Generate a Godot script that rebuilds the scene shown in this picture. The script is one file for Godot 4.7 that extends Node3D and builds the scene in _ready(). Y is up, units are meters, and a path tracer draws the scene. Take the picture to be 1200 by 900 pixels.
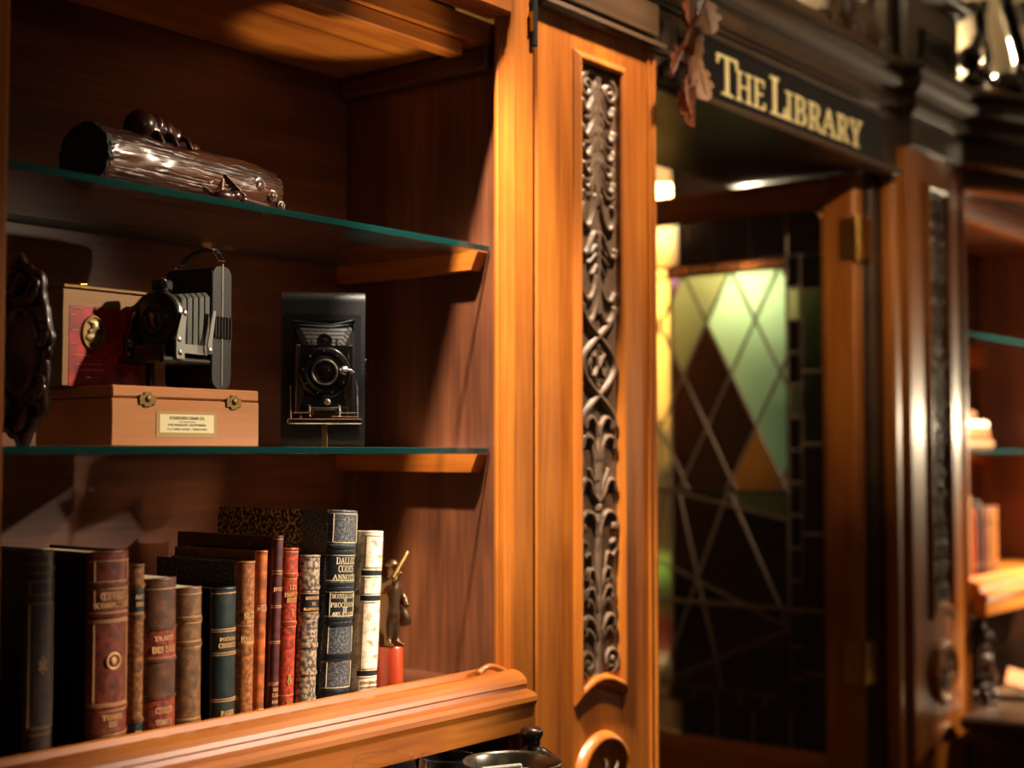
extends Node3D
# A carved library facade: a lit display cabinet, a carved pilaster, a signed doorway with a leaded glass door, and a second cabinet beyond.
# Facade plane z = 0, x runs along it, the room lies at z > 0, the cabinets go back to z = -0.39.

var M := {}                    # materials by name
var names := {}                # how often a top-level name was used
var org := {}                  # node -> world position that its meshes are built around
var rng := RandomNumberGenerator.new()


class Shape:
	# collects triangles; each flush() turns one closed piece the right way round
	var a := PackedVector3Array()
	var g := PackedInt32Array()
	var st := SurfaceTool.new()
	var gid := 0
	var xf := Transform3D()

	func _init() -> void:
		st.begin(Mesh.PRIMITIVE_TRIANGLES)

	func tri(p: Vector3, q: Vector3, r: Vector3, s := -1) -> void:
		a.append(xf * p)
		a.append(xf * q)
		a.append(xf * r)
		g.append(s)

	func quad(p: Vector3, q: Vector3, r: Vector3, s: Vector3, sm := -1) -> void:
		tri(p, q, r, sm)
		tri(p, r, s, sm)

	# way 0: closed solid, 1: convex solid, 2: open sheet facing dir
	func flush(way := 0, dir := Vector3.ZERO) -> void:
		var n := a.size() / 3
		var mid := Vector3.ZERO
		for p in a:
			mid += p
		mid /= maxf(1.0, a.size())
		var total := 0.0
		var d := xf.basis * dir
		for i in n:
			var p := a[i * 3] - mid
			var q := a[i * 3 + 1] - mid
			var r := a[i * 3 + 2] - mid
			if way == 2:
				total += (q - p).cross(r - p).dot(d)
			else:
				total += p.dot(q.cross(r))
		var flip := total > 0.0
		for i in n:
			var p := a[i * 3]
			var q := a[i * 3 + 1]
			var r := a[i * 3 + 2]
			if way == 1:
				flip = (q - p).cross(r - p).dot((p + q + r) / 3.0 - mid) > 0.0
			st.set_smooth_group(-1 if g[i] < 0 else gid * 16 + g[i])
			st.add_vertex(p)
			st.add_vertex(r if flip else q)
			st.add_vertex(q if flip else r)
		gid += 1
		a.clear()
		g.clear()

	func box(lo: Vector3, hi: Vector3, bevel := 0.0) -> Shape:
		var c := (lo + hi) / 2.0
		var h := (hi - lo) / 2.0
		var b := minf(bevel, minf(h.x, minf(h.y, h.z)) * 0.9)
		var at := func(sx: int, sy: int, sz: int, axis: int) -> Vector3:
			var v := Vector3(h.x * sx, h.y * sy, h.z * sz)
			if b > 0.0:
				if axis != 0: v.x -= b * sx
				if axis != 1: v.y -= b * sy
				if axis != 2: v.z -= b * sz
			return c + v
		for s in [-1, 1]:
			quad(at.call(s, -1, -1, 0), at.call(s, 1, -1, 0), at.call(s, 1, 1, 0), at.call(s, -1, 1, 0))
			quad(at.call(-1, s, -1, 1), at.call(1, s, -1, 1), at.call(1, s, 1, 1), at.call(-1, s, 1, 1))
			quad(at.call(-1, -1, s, 2), at.call(1, -1, s, 2), at.call(1, 1, s, 2), at.call(-1, 1, s, 2))
		if b > 0.0:
			for s in [-1, 1]:
				for u in [-1, 1]:
					quad(at.call(s, u, -1, 0), at.call(s, u, 1, 0), at.call(s, u, 1, 1), at.call(s, u, -1, 1))
					quad(at.call(s, -1, u, 0), at.call(s, 1, u, 0), at.call(s, 1, u, 2), at.call(s, -1, u, 2))
					quad(at.call(-1, s, u, 1), at.call(1, s, u, 1), at.call(1, s, u, 2), at.call(-1, s, u, 2))
					for w in [-1, 1]:
						tri(at.call(s, u, w, 0), at.call(s, u, w, 1), at.call(s, u, w, 2))
		flush(1)
		return self

	# a box given by its middle and size, turned
	func bar(mid: Vector3, size: Vector3, turn := Basis(), bevel := 0.0) -> Shape:
		var keep := xf
		xf = xf * Transform3D(turn, mid)
		box(-size / 2.0, size / 2.0, bevel)
		xf = keep
		return self

	# polygon in x, y pulled from z0 to z1
	func prism(poly: PackedVector2Array, z0: float, z1: float, smooth := false) -> Shape:
		var idx := Geometry2D.triangulate_polygon(poly)
		for z in [z0, z1]:
			var k := 0
			while k < idx.size():
				var p := poly[idx[k]]
				var q := poly[idx[k + 1]]
				var r := poly[idx[k + 2]]
				if z == z0:
					tri(Vector3(p.x, p.y, z), Vector3(q.x, q.y, z), Vector3(r.x, r.y, z))
				else:
					tri(Vector3(p.x, p.y, z), Vector3(r.x, r.y, z), Vector3(q.x, q.y, z))
				k += 3
		# sides wound to agree with the caps
		var cw := Geometry2D.is_polygon_clockwise(poly)
		var tcw := false
		if idx.size() >= 3:
			tcw = (poly[idx[1]] - poly[idx[0]]).cross(poly[idx[2]] - poly[idx[0]]) < 0.0
		var pcw := 0.0
		for i in poly.size():
			pcw += poly[i].cross(poly[(i + 1) % poly.size()])
		var same := (pcw < 0.0) == tcw
		for i in poly.size():
			var p := poly[i]
			var q := poly[(i + 1) % poly.size()]
			var A := Vector3(p.x, p.y, z0)
			var B := Vector3(q.x, q.y, z0)
			var C := Vector3(q.x, q.y, z1)
			var D := Vector3(p.x, p.y, z1)
			if same:
				quad(B, A, D, C, 1 if smooth else -1)
			else:
				quad(A, B, C, D, 1 if smooth else -1)
		flush(0)
		return self

	# closed outline prof (x to the side, y to up) carried along path
	func sweep(prof: PackedVector2Array, path: PackedVector3Array, up: Vector3, closed := false, smooth := false) -> Shape:
		var n := path.size()
		var m := prof.size()
		var rings := []
		for i in n:
			var d0 := (path[i] - path[(i - 1 + n) % n]).normalized() if closed or i > 0 else (path[1] - path[0]).normalized()
			var d1 := (path[(i + 1) % n] - path[i]).normalized() if closed or i < n - 1 else d0
			var s0 := d0.cross(up).normalized()
			var s1 := d1.cross(up).normalized()
			var s := (s0 + s1).normalized()
			s /= maxf(0.3, s.dot(s0))
			var ring := PackedVector3Array()
			for p in prof:
				ring.append(path[i] + s * p.x + up * p.y)
			rings.append(ring)
		for i in (n if closed else n - 1):
			var A: PackedVector3Array = rings[i]
			var B: PackedVector3Array = rings[(i + 1) % n]
			for k in m:
				quad(A[k], A[(k + 1) % m], B[(k + 1) % m], B[k], 1 if smooth else -1)
		if not closed:
			var idx := Geometry2D.triangulate_polygon(prof)
			var pa := 0.0
			for i in m:
				pa += prof[i].cross(prof[(i + 1) % m])
			for e in [0, n - 1]:
				var R: PackedVector3Array = rings[e]
				var k := 0
				while k < idx.size():
					var turned := ((prof[idx[k + 1]] - prof[idx[k]]).cross(prof[idx[k + 2]] - prof[idx[k]]) > 0.0) == (pa > 0.0)
					if turned == (e != 0):
						tri(R[idx[k]], R[idx[k + 1]], R[idx[k + 2]])
					else:
						tri(R[idx[k]], R[idx[k + 2]], R[idx[k + 1]])
					k += 3
		flush(0)
		return self

	# outline of (radius, y) turned round the y axis
	func lathe(prof: PackedVector2Array, at: Vector3, segs := 24, turn := Basis(), squash := 1.0, cap := true) -> Shape:
		var keep := xf
		xf = xf * Transform3D(turn, at)
		var pts := PackedVector2Array(prof)
		if cap:
			if pts[0].x > 1e-5: pts.insert(0, Vector2(0, pts[0].y))
			if pts[-1].x > 1e-5: pts.append(Vector2(0, pts[-1].y))
		for i in pts.size() - 1:
			for k in segs:
				var u := TAU * k / segs
				var w := TAU * ((k + 1) % segs) / segs
				var A := Vector3(pts[i].x * cos(u), pts[i].y, pts[i].x * sin(u) * squash)
				var B := Vector3(pts[i].x * cos(w), pts[i].y, pts[i].x * sin(w) * squash)
				var C := Vector3(pts[i + 1].x * cos(w), pts[i + 1].y, pts[i + 1].x * sin(w) * squash)
				var D := Vector3(pts[i + 1].x * cos(u), pts[i + 1].y, pts[i + 1].x * sin(u) * squash)
				var flat := absf(pts[i].y - pts[i + 1].y) < 1e-6
				var sm := 2 + (i % 13) if flat else 1
				if pts[i].x > 1e-6: tri(A, B, C, sm)
				if pts[i + 1].x > 1e-6: tri(A, C, D, sm)
		flush(0)
		xf = keep
		return self

	func ball(at: Vector3, r: Vector3, turn := Basis(), n := 10) -> Shape:
		var keep := xf
		xf = xf * Transform3D(turn.scaled_local(r), at)
		for i in n:
			var p0 := PI * i / n - PI / 2
			var p1 := PI * (i + 1) / n - PI / 2
			for k in n * 2:
				var u := PI * k / n
				var w := PI * ((k + 1) % (n * 2)) / n
				var A := Vector3(cos(p0) * cos(u), sin(p0), cos(p0) * sin(u))
				var B := Vector3(cos(p0) * cos(w), sin(p0), cos(p0) * sin(w))
				var C := Vector3(cos(p1) * cos(w), sin(p1), cos(p1) * sin(w))
				var D := Vector3(cos(p1) * cos(u), sin(p1), cos(p1) * sin(u))
				if i == 0:
					A = Vector3(0, -1, 0)
					tri(A, C, D, 1)
				elif i == n - 1:
					tri(A, B, Vector3(0, 1, 0), 1)
				else:
					quad(A, B, C, D, 1)
		flush(1)
		xf = keep
		return self

	# round bar along a path; r holds one radius or one for each point; flat squeezes it across up
	func tube(path: PackedVector3Array, r: PackedFloat32Array, segs := 8, flat := 1.0, up := Vector3.UP) -> Shape:
		var n := path.size()
		var rings := []
		for i in n:
			var d := (path[mini(i + 1, n - 1)] - path[maxi(i - 1, 0)]).normalized()
			var u := up if absf(d.dot(up)) < 0.97 else Vector3.RIGHT
			var s := d.cross(u).normalized()
			var w := s.cross(d).normalized()
			var rad := r[mini(i, r.size() - 1)]
			var ring := PackedVector3Array()
			for k in segs:
				ring.append(path[i] + s * cos(TAU * k / segs) * rad + w * sin(TAU * k / segs) * rad * flat)
			rings.append(ring)
		for i in n - 1:
			for k in segs:
				quad(rings[i][k], rings[i][(k + 1) % segs], rings[i + 1][(k + 1) % segs], rings[i + 1][k], 1)
		for k in segs:
			tri(path[0], rings[0][(k + 1) % segs], rings[0][k], 2)
			tri(path[n - 1], rings[n - 1][k], rings[n - 1][(k + 1) % segs], 3)
		flush(0)
		return self

	# surface of a field of rounded blobs: prims [a, b, ra, rb] capsules or [c, r] ellipsoids, melted together over k
	func blobs(prims: Array, cell: float, k: float) -> Shape:
		var lo := Vector3.INF
		var hi := -Vector3.INF
		for p in prims:
			if p.size() == 4:
				lo = lo.min(p[0] - Vector3.ONE * p[2]).min(p[1] - Vector3.ONE * p[3])
				hi = hi.max(p[0] + Vector3.ONE * p[2]).max(p[1] + Vector3.ONE * p[3])
			else:
				lo = lo.min(p[0] - p[1])
				hi = hi.max(p[0] + p[1])
		lo -= Vector3.ONE * (k + cell * 2)
		hi += Vector3.ONE * (k + cell * 2)
		var nx := int((hi.x - lo.x) / cell) + 2
		var ny := int((hi.y - lo.y) / cell) + 2
		var nz := int((hi.z - lo.z) / cell) + 2
		var f := PackedFloat32Array()
		f.resize(nx * ny * nz)
		f.fill(1.0)
		for p in prims:
			var plo: Vector3
			var phi: Vector3
			if p.size() == 4:
				plo = (p[0] - Vector3.ONE * p[2]).min(p[1] - Vector3.ONE * p[3])
				phi = (p[0] + Vector3.ONE * p[2]).max(p[1] + Vector3.ONE * p[3])
			else:
				plo = p[0] - p[1]
				phi = p[0] + p[1]
			plo -= Vector3.ONE * (k + cell * 3)
			phi += Vector3.ONE * (k + cell * 3)
			for i in range(maxi(0, int((plo.x - lo.x) / cell)), mini(nx, int((phi.x - lo.x) / cell) + 1)):
				for j in range(maxi(0, int((plo.y - lo.y) / cell)), mini(ny, int((phi.y - lo.y) / cell) + 1)):
					for l in range(maxi(0, int((plo.z - lo.z) / cell)), mini(nz, int((phi.z - lo.z) / cell) + 1)):
						var x := lo + Vector3(i, j, l) * cell
						var d := 0.0
						if p.size() == 4:
							var ab: Vector3 = p[1] - p[0]
							var h := clampf((x - p[0]).dot(ab) / maxf(1e-9, ab.length_squared()), 0.0, 1.0)
							d = (x - p[0] - ab * h).length() - lerpf(p[2], p[3], h)
						else:
							var e: Vector3 = (x - p[0]) / p[1]
							var le := e.length()
							d = (le - 1.0) * minf(p[1].x, minf(p[1].y, p[1].z)) if le < 1e-4 else le * (le - 1.0) / (e / p[1]).length()
						var at := (i * ny + j) * nz + l
						var o := f[at]
						var hh := maxf(k - absf(o - d), 0.0) / k
						f[at] = minf(o, d) - hh * hh * k * 0.25
		var vert := {}
		for i in nx - 1:
			for j in ny - 1:
				for l in nz - 1:
					var at := (i * ny + j) * nz + l
					var inside := 0
					var c := [f[at], f[at + 1], f[at + nz], f[at + nz + 1], f[at + ny * nz], f[at + ny * nz + 1], f[at + ny * nz + nz], f[at + ny * nz + nz + 1]]
					for v in c:
						if v < 0.0: inside += 1
					if inside == 0 or inside == 8:
						continue
					var sum := Vector3.ZERO
					var cnt := 0
					for e in [[0, 1], [2, 3], [4, 5], [6, 7], [0, 2], [1, 3], [4, 6], [5, 7], [0, 4], [1, 5], [2, 6], [3, 7]]:
						var u: float = c[e[0]]
						var w: float = c[e[1]]
						if (u < 0.0) != (w < 0.0):
							var s := u / (u - w)
							var A := Vector3(e[0] >> 2, (e[0] >> 1) & 1, e[0] & 1)
							var B := Vector3(e[1] >> 2, (e[1] >> 1) & 1, e[1] & 1)
							sum += A.lerp(B, s)
							cnt += 1
					vert[at] = lo + (Vector3(i, j, l) + sum / cnt) * cell
		for at in vert:
			var l: int = at % nz
			var j: int = (at / nz) % ny
			var i: int = at / (nz * ny)
			if j > 0 and l > 0 and (f[at] < 0.0) != (f[at + ny * nz] < 0.0):
				_net(vert, at, at - nz, at - nz - 1, at - 1, f[at] < 0.0)
			if i > 0 and l > 0 and (f[at] < 0.0) != (f[at + nz] < 0.0):
				_net(vert, at, at - 1, at - ny * nz - 1, at - ny * nz, f[at] < 0.0)
			if i > 0 and j > 0 and (f[at] < 0.0) != (f[at + 1] < 0.0):
				_net(vert, at, at - ny * nz, at - ny * nz - nz, at - nz, f[at] < 0.0)
		flush(0)
		return self

	func _net(vert: Dictionary, p: int, q: int, r: int, s: int, turned: bool) -> void:
		if not (vert.has(q) and vert.has(r) and vert.has(s)):
			return
		if turned:
			quad(vert[p], vert[q], vert[r], vert[s], 1)
		else:
			quad(vert[p], vert[s], vert[r], vert[q], 1)

	func mesh(shift := Vector3.ZERO) -> ArrayMesh:
		st.generate_normals()
		if shift != Vector3.ZERO:
			var out := SurfaceTool.new()
			out.begin(Mesh.PRIMITIVE_TRIANGLES)
			out.append_from(st.commit(), 0, Transform3D(Basis(), shift))
			return out.commit()
		return st.commit()


# ---------------------------------------------------------------- objects
func numbered(called: String) -> String:
	var n: int = names.get(called, 0)
	names[called] = n + 1
	return called if n == 0 else "%s_%03d" % [called, n]


func tag(o: Node, label: String, category: String, group := "") -> Node:
	o.set_meta("label", label)
	o.set_meta("category", category)
	if group != "":
		o.set_meta("group", group)
	return o


# a Node3D at the thing's base; its meshes are given in world positions unless local
func thing(called: String, label: String, category: String, at: Vector3, group := "", local := false) -> Node3D:
	var o := Node3D.new()
	o.name = numbered(called)
	add_child(o)
	o.position = at
	org[o] = Vector3.ZERO if local else at
	tag(o, label, category, group)
	return o


func struct(called: String, at := Vector3.ZERO) -> Node3D:
	var o := Node3D.new()
	o.name = numbered(called)
	add_child(o)
	o.position = at
	org[o] = at
	o.set_meta("kind", "structure")
	return o


# commits s as one part of parent
func part(called: String, s: Shape, mat: Material, parent: Node3D) -> MeshInstance3D:
	var o := MeshInstance3D.new()
	o.name = called
	o.mesh = s.mesh(-org.get(parent, Vector3.ZERO))
	o.material_override = mat
	parent.add_child(o, true)
	org[o] = org.get(parent, Vector3.ZERO)
	return o


func same(called: String, mesh: Mesh, mat: Material, parent: Node3D, xf := Transform3D()) -> MeshInstance3D:
	var o := MeshInstance3D.new()
	o.name = called
	o.mesh = mesh
	o.material_override = mat
	parent.add_child(o, true)
	o.transform = xf
	org[o] = Vector3.ZERO
	return o


func solid(called: String, s: Shape, mat: Material) -> MeshInstance3D:
	var o := part(called, s, mat, self)
	o.name = numbered(called)
	o.set_meta("kind", "structure")
	return o


func copy_of(src: Node3D, label: String, at: Vector3, turn := Vector3.ZERO) -> Node3D:
	var o: Node3D = src.duplicate()
	o.name = numbered(String(src.name))
	add_child(o)
	o.position = at
	o.rotation = turn
	o.set_meta("label", label)
	return o


func V2(list: Array) -> PackedVector2Array:
	var out := PackedVector2Array()
	for i in list.size() / 2:
		out.append(Vector2(list[i * 2], list[i * 2 + 1]))
	return out


func V3(list: Array) -> PackedVector3Array:
	var out := PackedVector3Array()
	for i in list.size() / 3:
		out.append(Vector3(list[i * 3], list[i * 3 + 1], list[i * 3 + 2]))
	return out


# a smooth line through points
func curve3(pts: PackedVector3Array, steps := 6) -> PackedVector3Array:
	var out := PackedVector3Array()
	var n := pts.size()
	for i in n - 1:
		var a := pts[maxi(i - 1, 0)]
		var d := pts[mini(i + 2, n - 1)]
		for k in steps:
			out.append(pts[i].cubic_interpolate(pts[i + 1], a, d, float(k) / steps))
	out.append(pts[n - 1])
	return out


func curve2(pts: PackedVector2Array, steps := 6) -> PackedVector2Array:
	var out := PackedVector2Array()
	var n := pts.size()
	for i in n - 1:
		var a := pts[maxi(i - 1, 0)]
		var d := pts[mini(i + 2, n - 1)]
		for k in steps:
			out.append(pts[i].cubic_interpolate(pts[i + 1], a, d, float(k) / steps))
	out.append(pts[n - 1])
	return out


func F(list: Array) -> PackedFloat32Array:
	return PackedFloat32Array(list)


# lettering: middle at the origin, width in metres, facing +z; bend is the width of a book spine to curve over
func letters(text: String, height: float, width: float, depth: float, serif := true, bold := true, bend := 0.0) -> ArrayMesh:
	var font := SystemFont.new()
	font.font_names = PackedStringArray(["Droid Serif" if serif else "Droid Sans"])
	font.font_weight = 700 if bold else 400
	var tm := TextMesh.new()
	tm.font = font
	tm.text = text
	tm.font_size = 48
	tm.pixel_size = 0.01
	tm.depth = 0.1
	tm.curve_step = 3.0
	var arr := tm.surface_get_arrays(0) if tm.get_surface_count() > 0 else tm.get_mesh_arrays()
	var v: PackedVector3Array = arr[Mesh.ARRAY_VERTEX]
	var lo := Vector3.INF
	var hi := -Vector3.INF
	for p in v:
		lo = lo.min(p)
		hi = hi.max(p)
	var c := (lo + hi) / 2.0
	var sy := height / maxf(1e-6, hi.y - lo.y)
	var sx := width / maxf(1e-6, hi.x - lo.x) if width > 0.0 else sy
	for i in v.size():
		var p := v[i] - c
		p = Vector3(p.x * sx, p.y * sy, (p.z / maxf(1e-6, hi.z - lo.z) + 0.5) * depth)
		if bend > 0.0:
			p.z += spine_z(p.x, bend) + 0.0006
		v[i] = p
	var out := []
	out.resize(Mesh.ARRAY_MAX)
	out[Mesh.ARRAY_VERTEX] = v
	out[Mesh.ARRAY_NORMAL] = arr[Mesh.ARRAY_NORMAL]
	out[Mesh.ARRAY_INDEX] = arr[Mesh.ARRAY_INDEX]
	var m := ArrayMesh.new()
	m.add_surface_from_arrays(Mesh.PRIMITIVE_TRIANGLES, out)
	return m


# ---------------------------------------------------------------- textures and materials
func grey(sd: int, freq: float, w: int, h: int, to_w: int, to_h: int, kind := FastNoiseLite.TYPE_SIMPLEX_SMOOTH, octaves := 4) -> PackedByteArray:
	var n := FastNoiseLite.new()
	n.seed = sd
	n.frequency = freq
	n.noise_type = kind
	n.fractal_octaves = octaves
	var im := n.get_seamless_image(w, h)
	im.convert(Image.FORMAT_L8)
	if to_w != w or to_h != h:
		im.resize(to_w, to_h, Image.INTERPOLATE_CUBIC)
	return im.get_data()


func picture(w: int, h: int, px: PackedByteArray) -> ImageTexture:
	return ImageTexture.create_from_image(Image.create_from_data(w, h, false, Image.FORMAT_RGB8, px))


# wood: long streaks along y (or along x) between two colours, a few dark pores
func wood_texture(sd: int, dark: Color, light: Color, along_x := false, contrast := 1.0) -> ImageTexture:
	var w := 768
	var h := 768
	var A := grey(sd, 0.012, 768, 48, w, h) if not along_x else grey(sd, 0.012, 48, 768, w, h)
	var B := grey(sd + 1, 0.09, 768, 40, w, h, FastNoiseLite.TYPE_SIMPLEX_SMOOTH, 3) if not along_x else grey(sd + 1, 0.09, 40, 768, w, h, FastNoiseLite.TYPE_SIMPLEX_SMOOTH, 3)
	var C := grey(sd + 2, 0.006, 256, 256, w, h)
	var px := PackedByteArray()
	px.resize(w * h * 3)
	var ramp := PackedByteArray()
	for i in 256:
		var c := dark.lerp(light, i / 255.0)
		ramp.append_array([int(c.r * 255), int(c.g * 255), int(c.b * 255)])
	for i in w * h:
		var v := (A[i] * 0.5 + B[i] * 0.28 + C[i] * 0.32 - 138.0) * 1.5 * contrast + 132.0
		var k := clampi(int(v), 0, 255) * 3
		px[i * 3] = ramp[k]
		px[i * 3 + 1] = ramp[k + 1]
		px[i * 3 + 2] = ramp[k + 2]
	return picture(w, h, px)


# blotches between two colours; sharp > 1 gives hard-edged flecks
func blotch_texture(sd: int, freq: float, dark: Color, light: Color, sharp := 1.0, middle := 128.0, size := 256, kind := FastNoiseLite.TYPE_SIMPLEX_SMOOTH) -> ImageTexture:
	var A := grey(sd, freq, size, size, size, size, kind, 5)
	var px := PackedByteArray()
	px.resize(size * size * 3)
	for i in size * size:
		var c := dark.lerp(light, clampf((A[i] - middle) * sharp / 255.0 + 0.5, 0.0, 1.0))
		px[i * 3] = int(c.r * 255)
		px[i * 3 + 1] = int(c.g * 255)
		px[i * 3 + 2] = int(c.b * 255)
	return picture(size, size, px)


func mat(called: String, color: Color, rough := 0.5, metal := 0.0, tex: Texture2D = null, scale := 1.0, world := false) -> StandardMaterial3D:
	var m := StandardMaterial3D.new()
	m.resource_name = called
	m.albedo_color = color
	m.roughness = rough
	m.metallic = metal
	if tex:
		m.albedo_texture = tex
		m.uv1_triplanar = true
		m.uv1_world_triplanar = world
		m.uv1_scale = Vector3.ONE * scale
	M[called] = m
	return m


func relief(m: StandardMaterial3D, tex: Texture2D, cm: float) -> StandardMaterial3D:
	m.heightmap_enabled = true
	m.heightmap_texture = tex
	m.heightmap_scale = cm
	return m


func coat(m: StandardMaterial3D, amount: float, rough: float) -> StandardMaterial3D:
	m.clearcoat_enabled = true
	m.clearcoat = amount
	m.clearcoat_roughness = rough
	return m


func glow(called: String, color: Color, energy: float) -> StandardMaterial3D:
	var m := mat(called, color, 0.6)
	m.emission_enabled = true
	m.emission = color
	m.emission_energy_multiplier = energy
	return m


func clear_glass(called: String, color: Color, alpha: float, rough := 0.02) -> StandardMaterial3D:
	var m := mat(called, Color(color.r, color.g, color.b, alpha), rough)
	m.transparency = BaseMaterial3D.TRANSPARENCY_ALPHA
	return m


func stained(called: String, color: Color, rough: float) -> StandardMaterial3D:
	var m := mat(called, Color(color.r, color.g, color.b, 0.04), rough)
	m.transparency = BaseMaterial3D.TRANSPARENCY_ALPHA
	m.refraction_enabled = true
	m.refraction_scale = 0.05
	return m


# ---------------------------------------------------------------- the scene
func _ready() -> void:
	rng.seed = 7
	# camera
	var cam := Camera3D.new()
	cam.name = "camera"
	var lens := CameraAttributesPhysical.new()
	lens.frustum_focal_length = 44.45
	lens.frustum_focus_distance = 1.98
	lens.exposure_aperture = 1.9
	cam.attributes = lens
	add_child(cam)
	cam.fov = 30.21
	cam.near = 0.05
	cam.far = 60.0
	var yaw := deg_to_rad(38.37)
	var pitch := deg_to_rad(2.75)
	cam.look_at_from_position(Vector3(0, 1.6, 1.4), Vector3(0, 1.6, 1.4) + Vector3(cos(yaw) * cos(pitch), sin(pitch), -sin(yaw) * cos(pitch)))
	cam.current = true
	# surroundings: closed rooms, no sky
	var world := WorldEnvironment.new()
	world.name = "world"
	var env := Environment.new()
	env.background_mode = Environment.BG_COLOR
	env.background_color = Color.BLACK
	env.tonemap_mode = Environment.TONE_MAPPER_LINEAR
	env.tonemap_exposure = 1.0
	env.sdfgi_enabled = true
	env.ssao_enabled = true
	env.ssil_enabled = true
	world.environment = env
	add_child(world)
	materials()
	# lamps: ceiling spotlights over the cabinets and the pilaster, added accent spots, an added upward spot, a globe lamp and the lamps of the room behind
	spotlight(Vector3(1.08, 3.2, 0.245), Vector3(1.765, 1.80, -0.09), 20.0, 11.0, 0.8, "black ceiling spotlight directly over the glass shelved cabinet with cameras", Color(1.0, 0.93, 0.85))
	spotlight(Vector3(2.9, 2.5, 1.7), Vector3(1.36, 1.33, -0.03), 19.0, 8.4, 1.0, "added low hung spotlight brightening the old books", Color(1.0, 0.945, 0.87))  # added accent spot: brightens the spines without the frame
	spotlight(Vector3(2.5, 2.75, 1.25), Vector3(1.16, 1.79, -0.12), 8.0, 8.5, 1.0, "added low hung spotlight brightening the carved log and cigar boxes")  # added accent spot for the log, boxes and wall behind
	spotlight(Vector3(2.12, 3.2, 0.48), Vector3(1.95, 1.98, 0.0), 6.8, 20.0, 0.9, "black ceiling spotlight in front of the carved pilaster beside the cameras")
	spotlight(Vector3(4.40, 3.2, 0.85), Vector3(4.22, 1.5, -0.05), 55.0, 18.0, 1.0, "black ceiling spotlight over the bow fronted cabinet past the doorway")
	spotlight(Vector3(1.55, 3.2, 1.9), Vector3(2.80, 2.22, 0.0), 6.0, 14.0, 1.0, "added ceiling spotlight brightening the library sign and door")  # added spot to lift the sign and door
	added_uplight(Vector3(1.72, 0.93, 0.36), Vector3(1.57, 2.25, -0.17), 2.1, 7.0, "added small black spot on the counter, shining up at the cabinet ceiling")  # added lamp, imitates light thrown up from the glass shelf
	# the large structure
	room()
	cabinet_shell()
	far_cabinet_shell()
	pilasters()
	entablature()
	doorway()
	back_room()
	# the things
	shelves_and_cleats()
	books()
	cigar_boxes()
	side_camera()
	front_camera()
	log_carving()
	statuette()
	carved_plaque()
	library_sign()
	garland()
	console_figures()
	cresting()
	counter_things()
	far_cabinet_things()
	globe_lamp()


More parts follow.
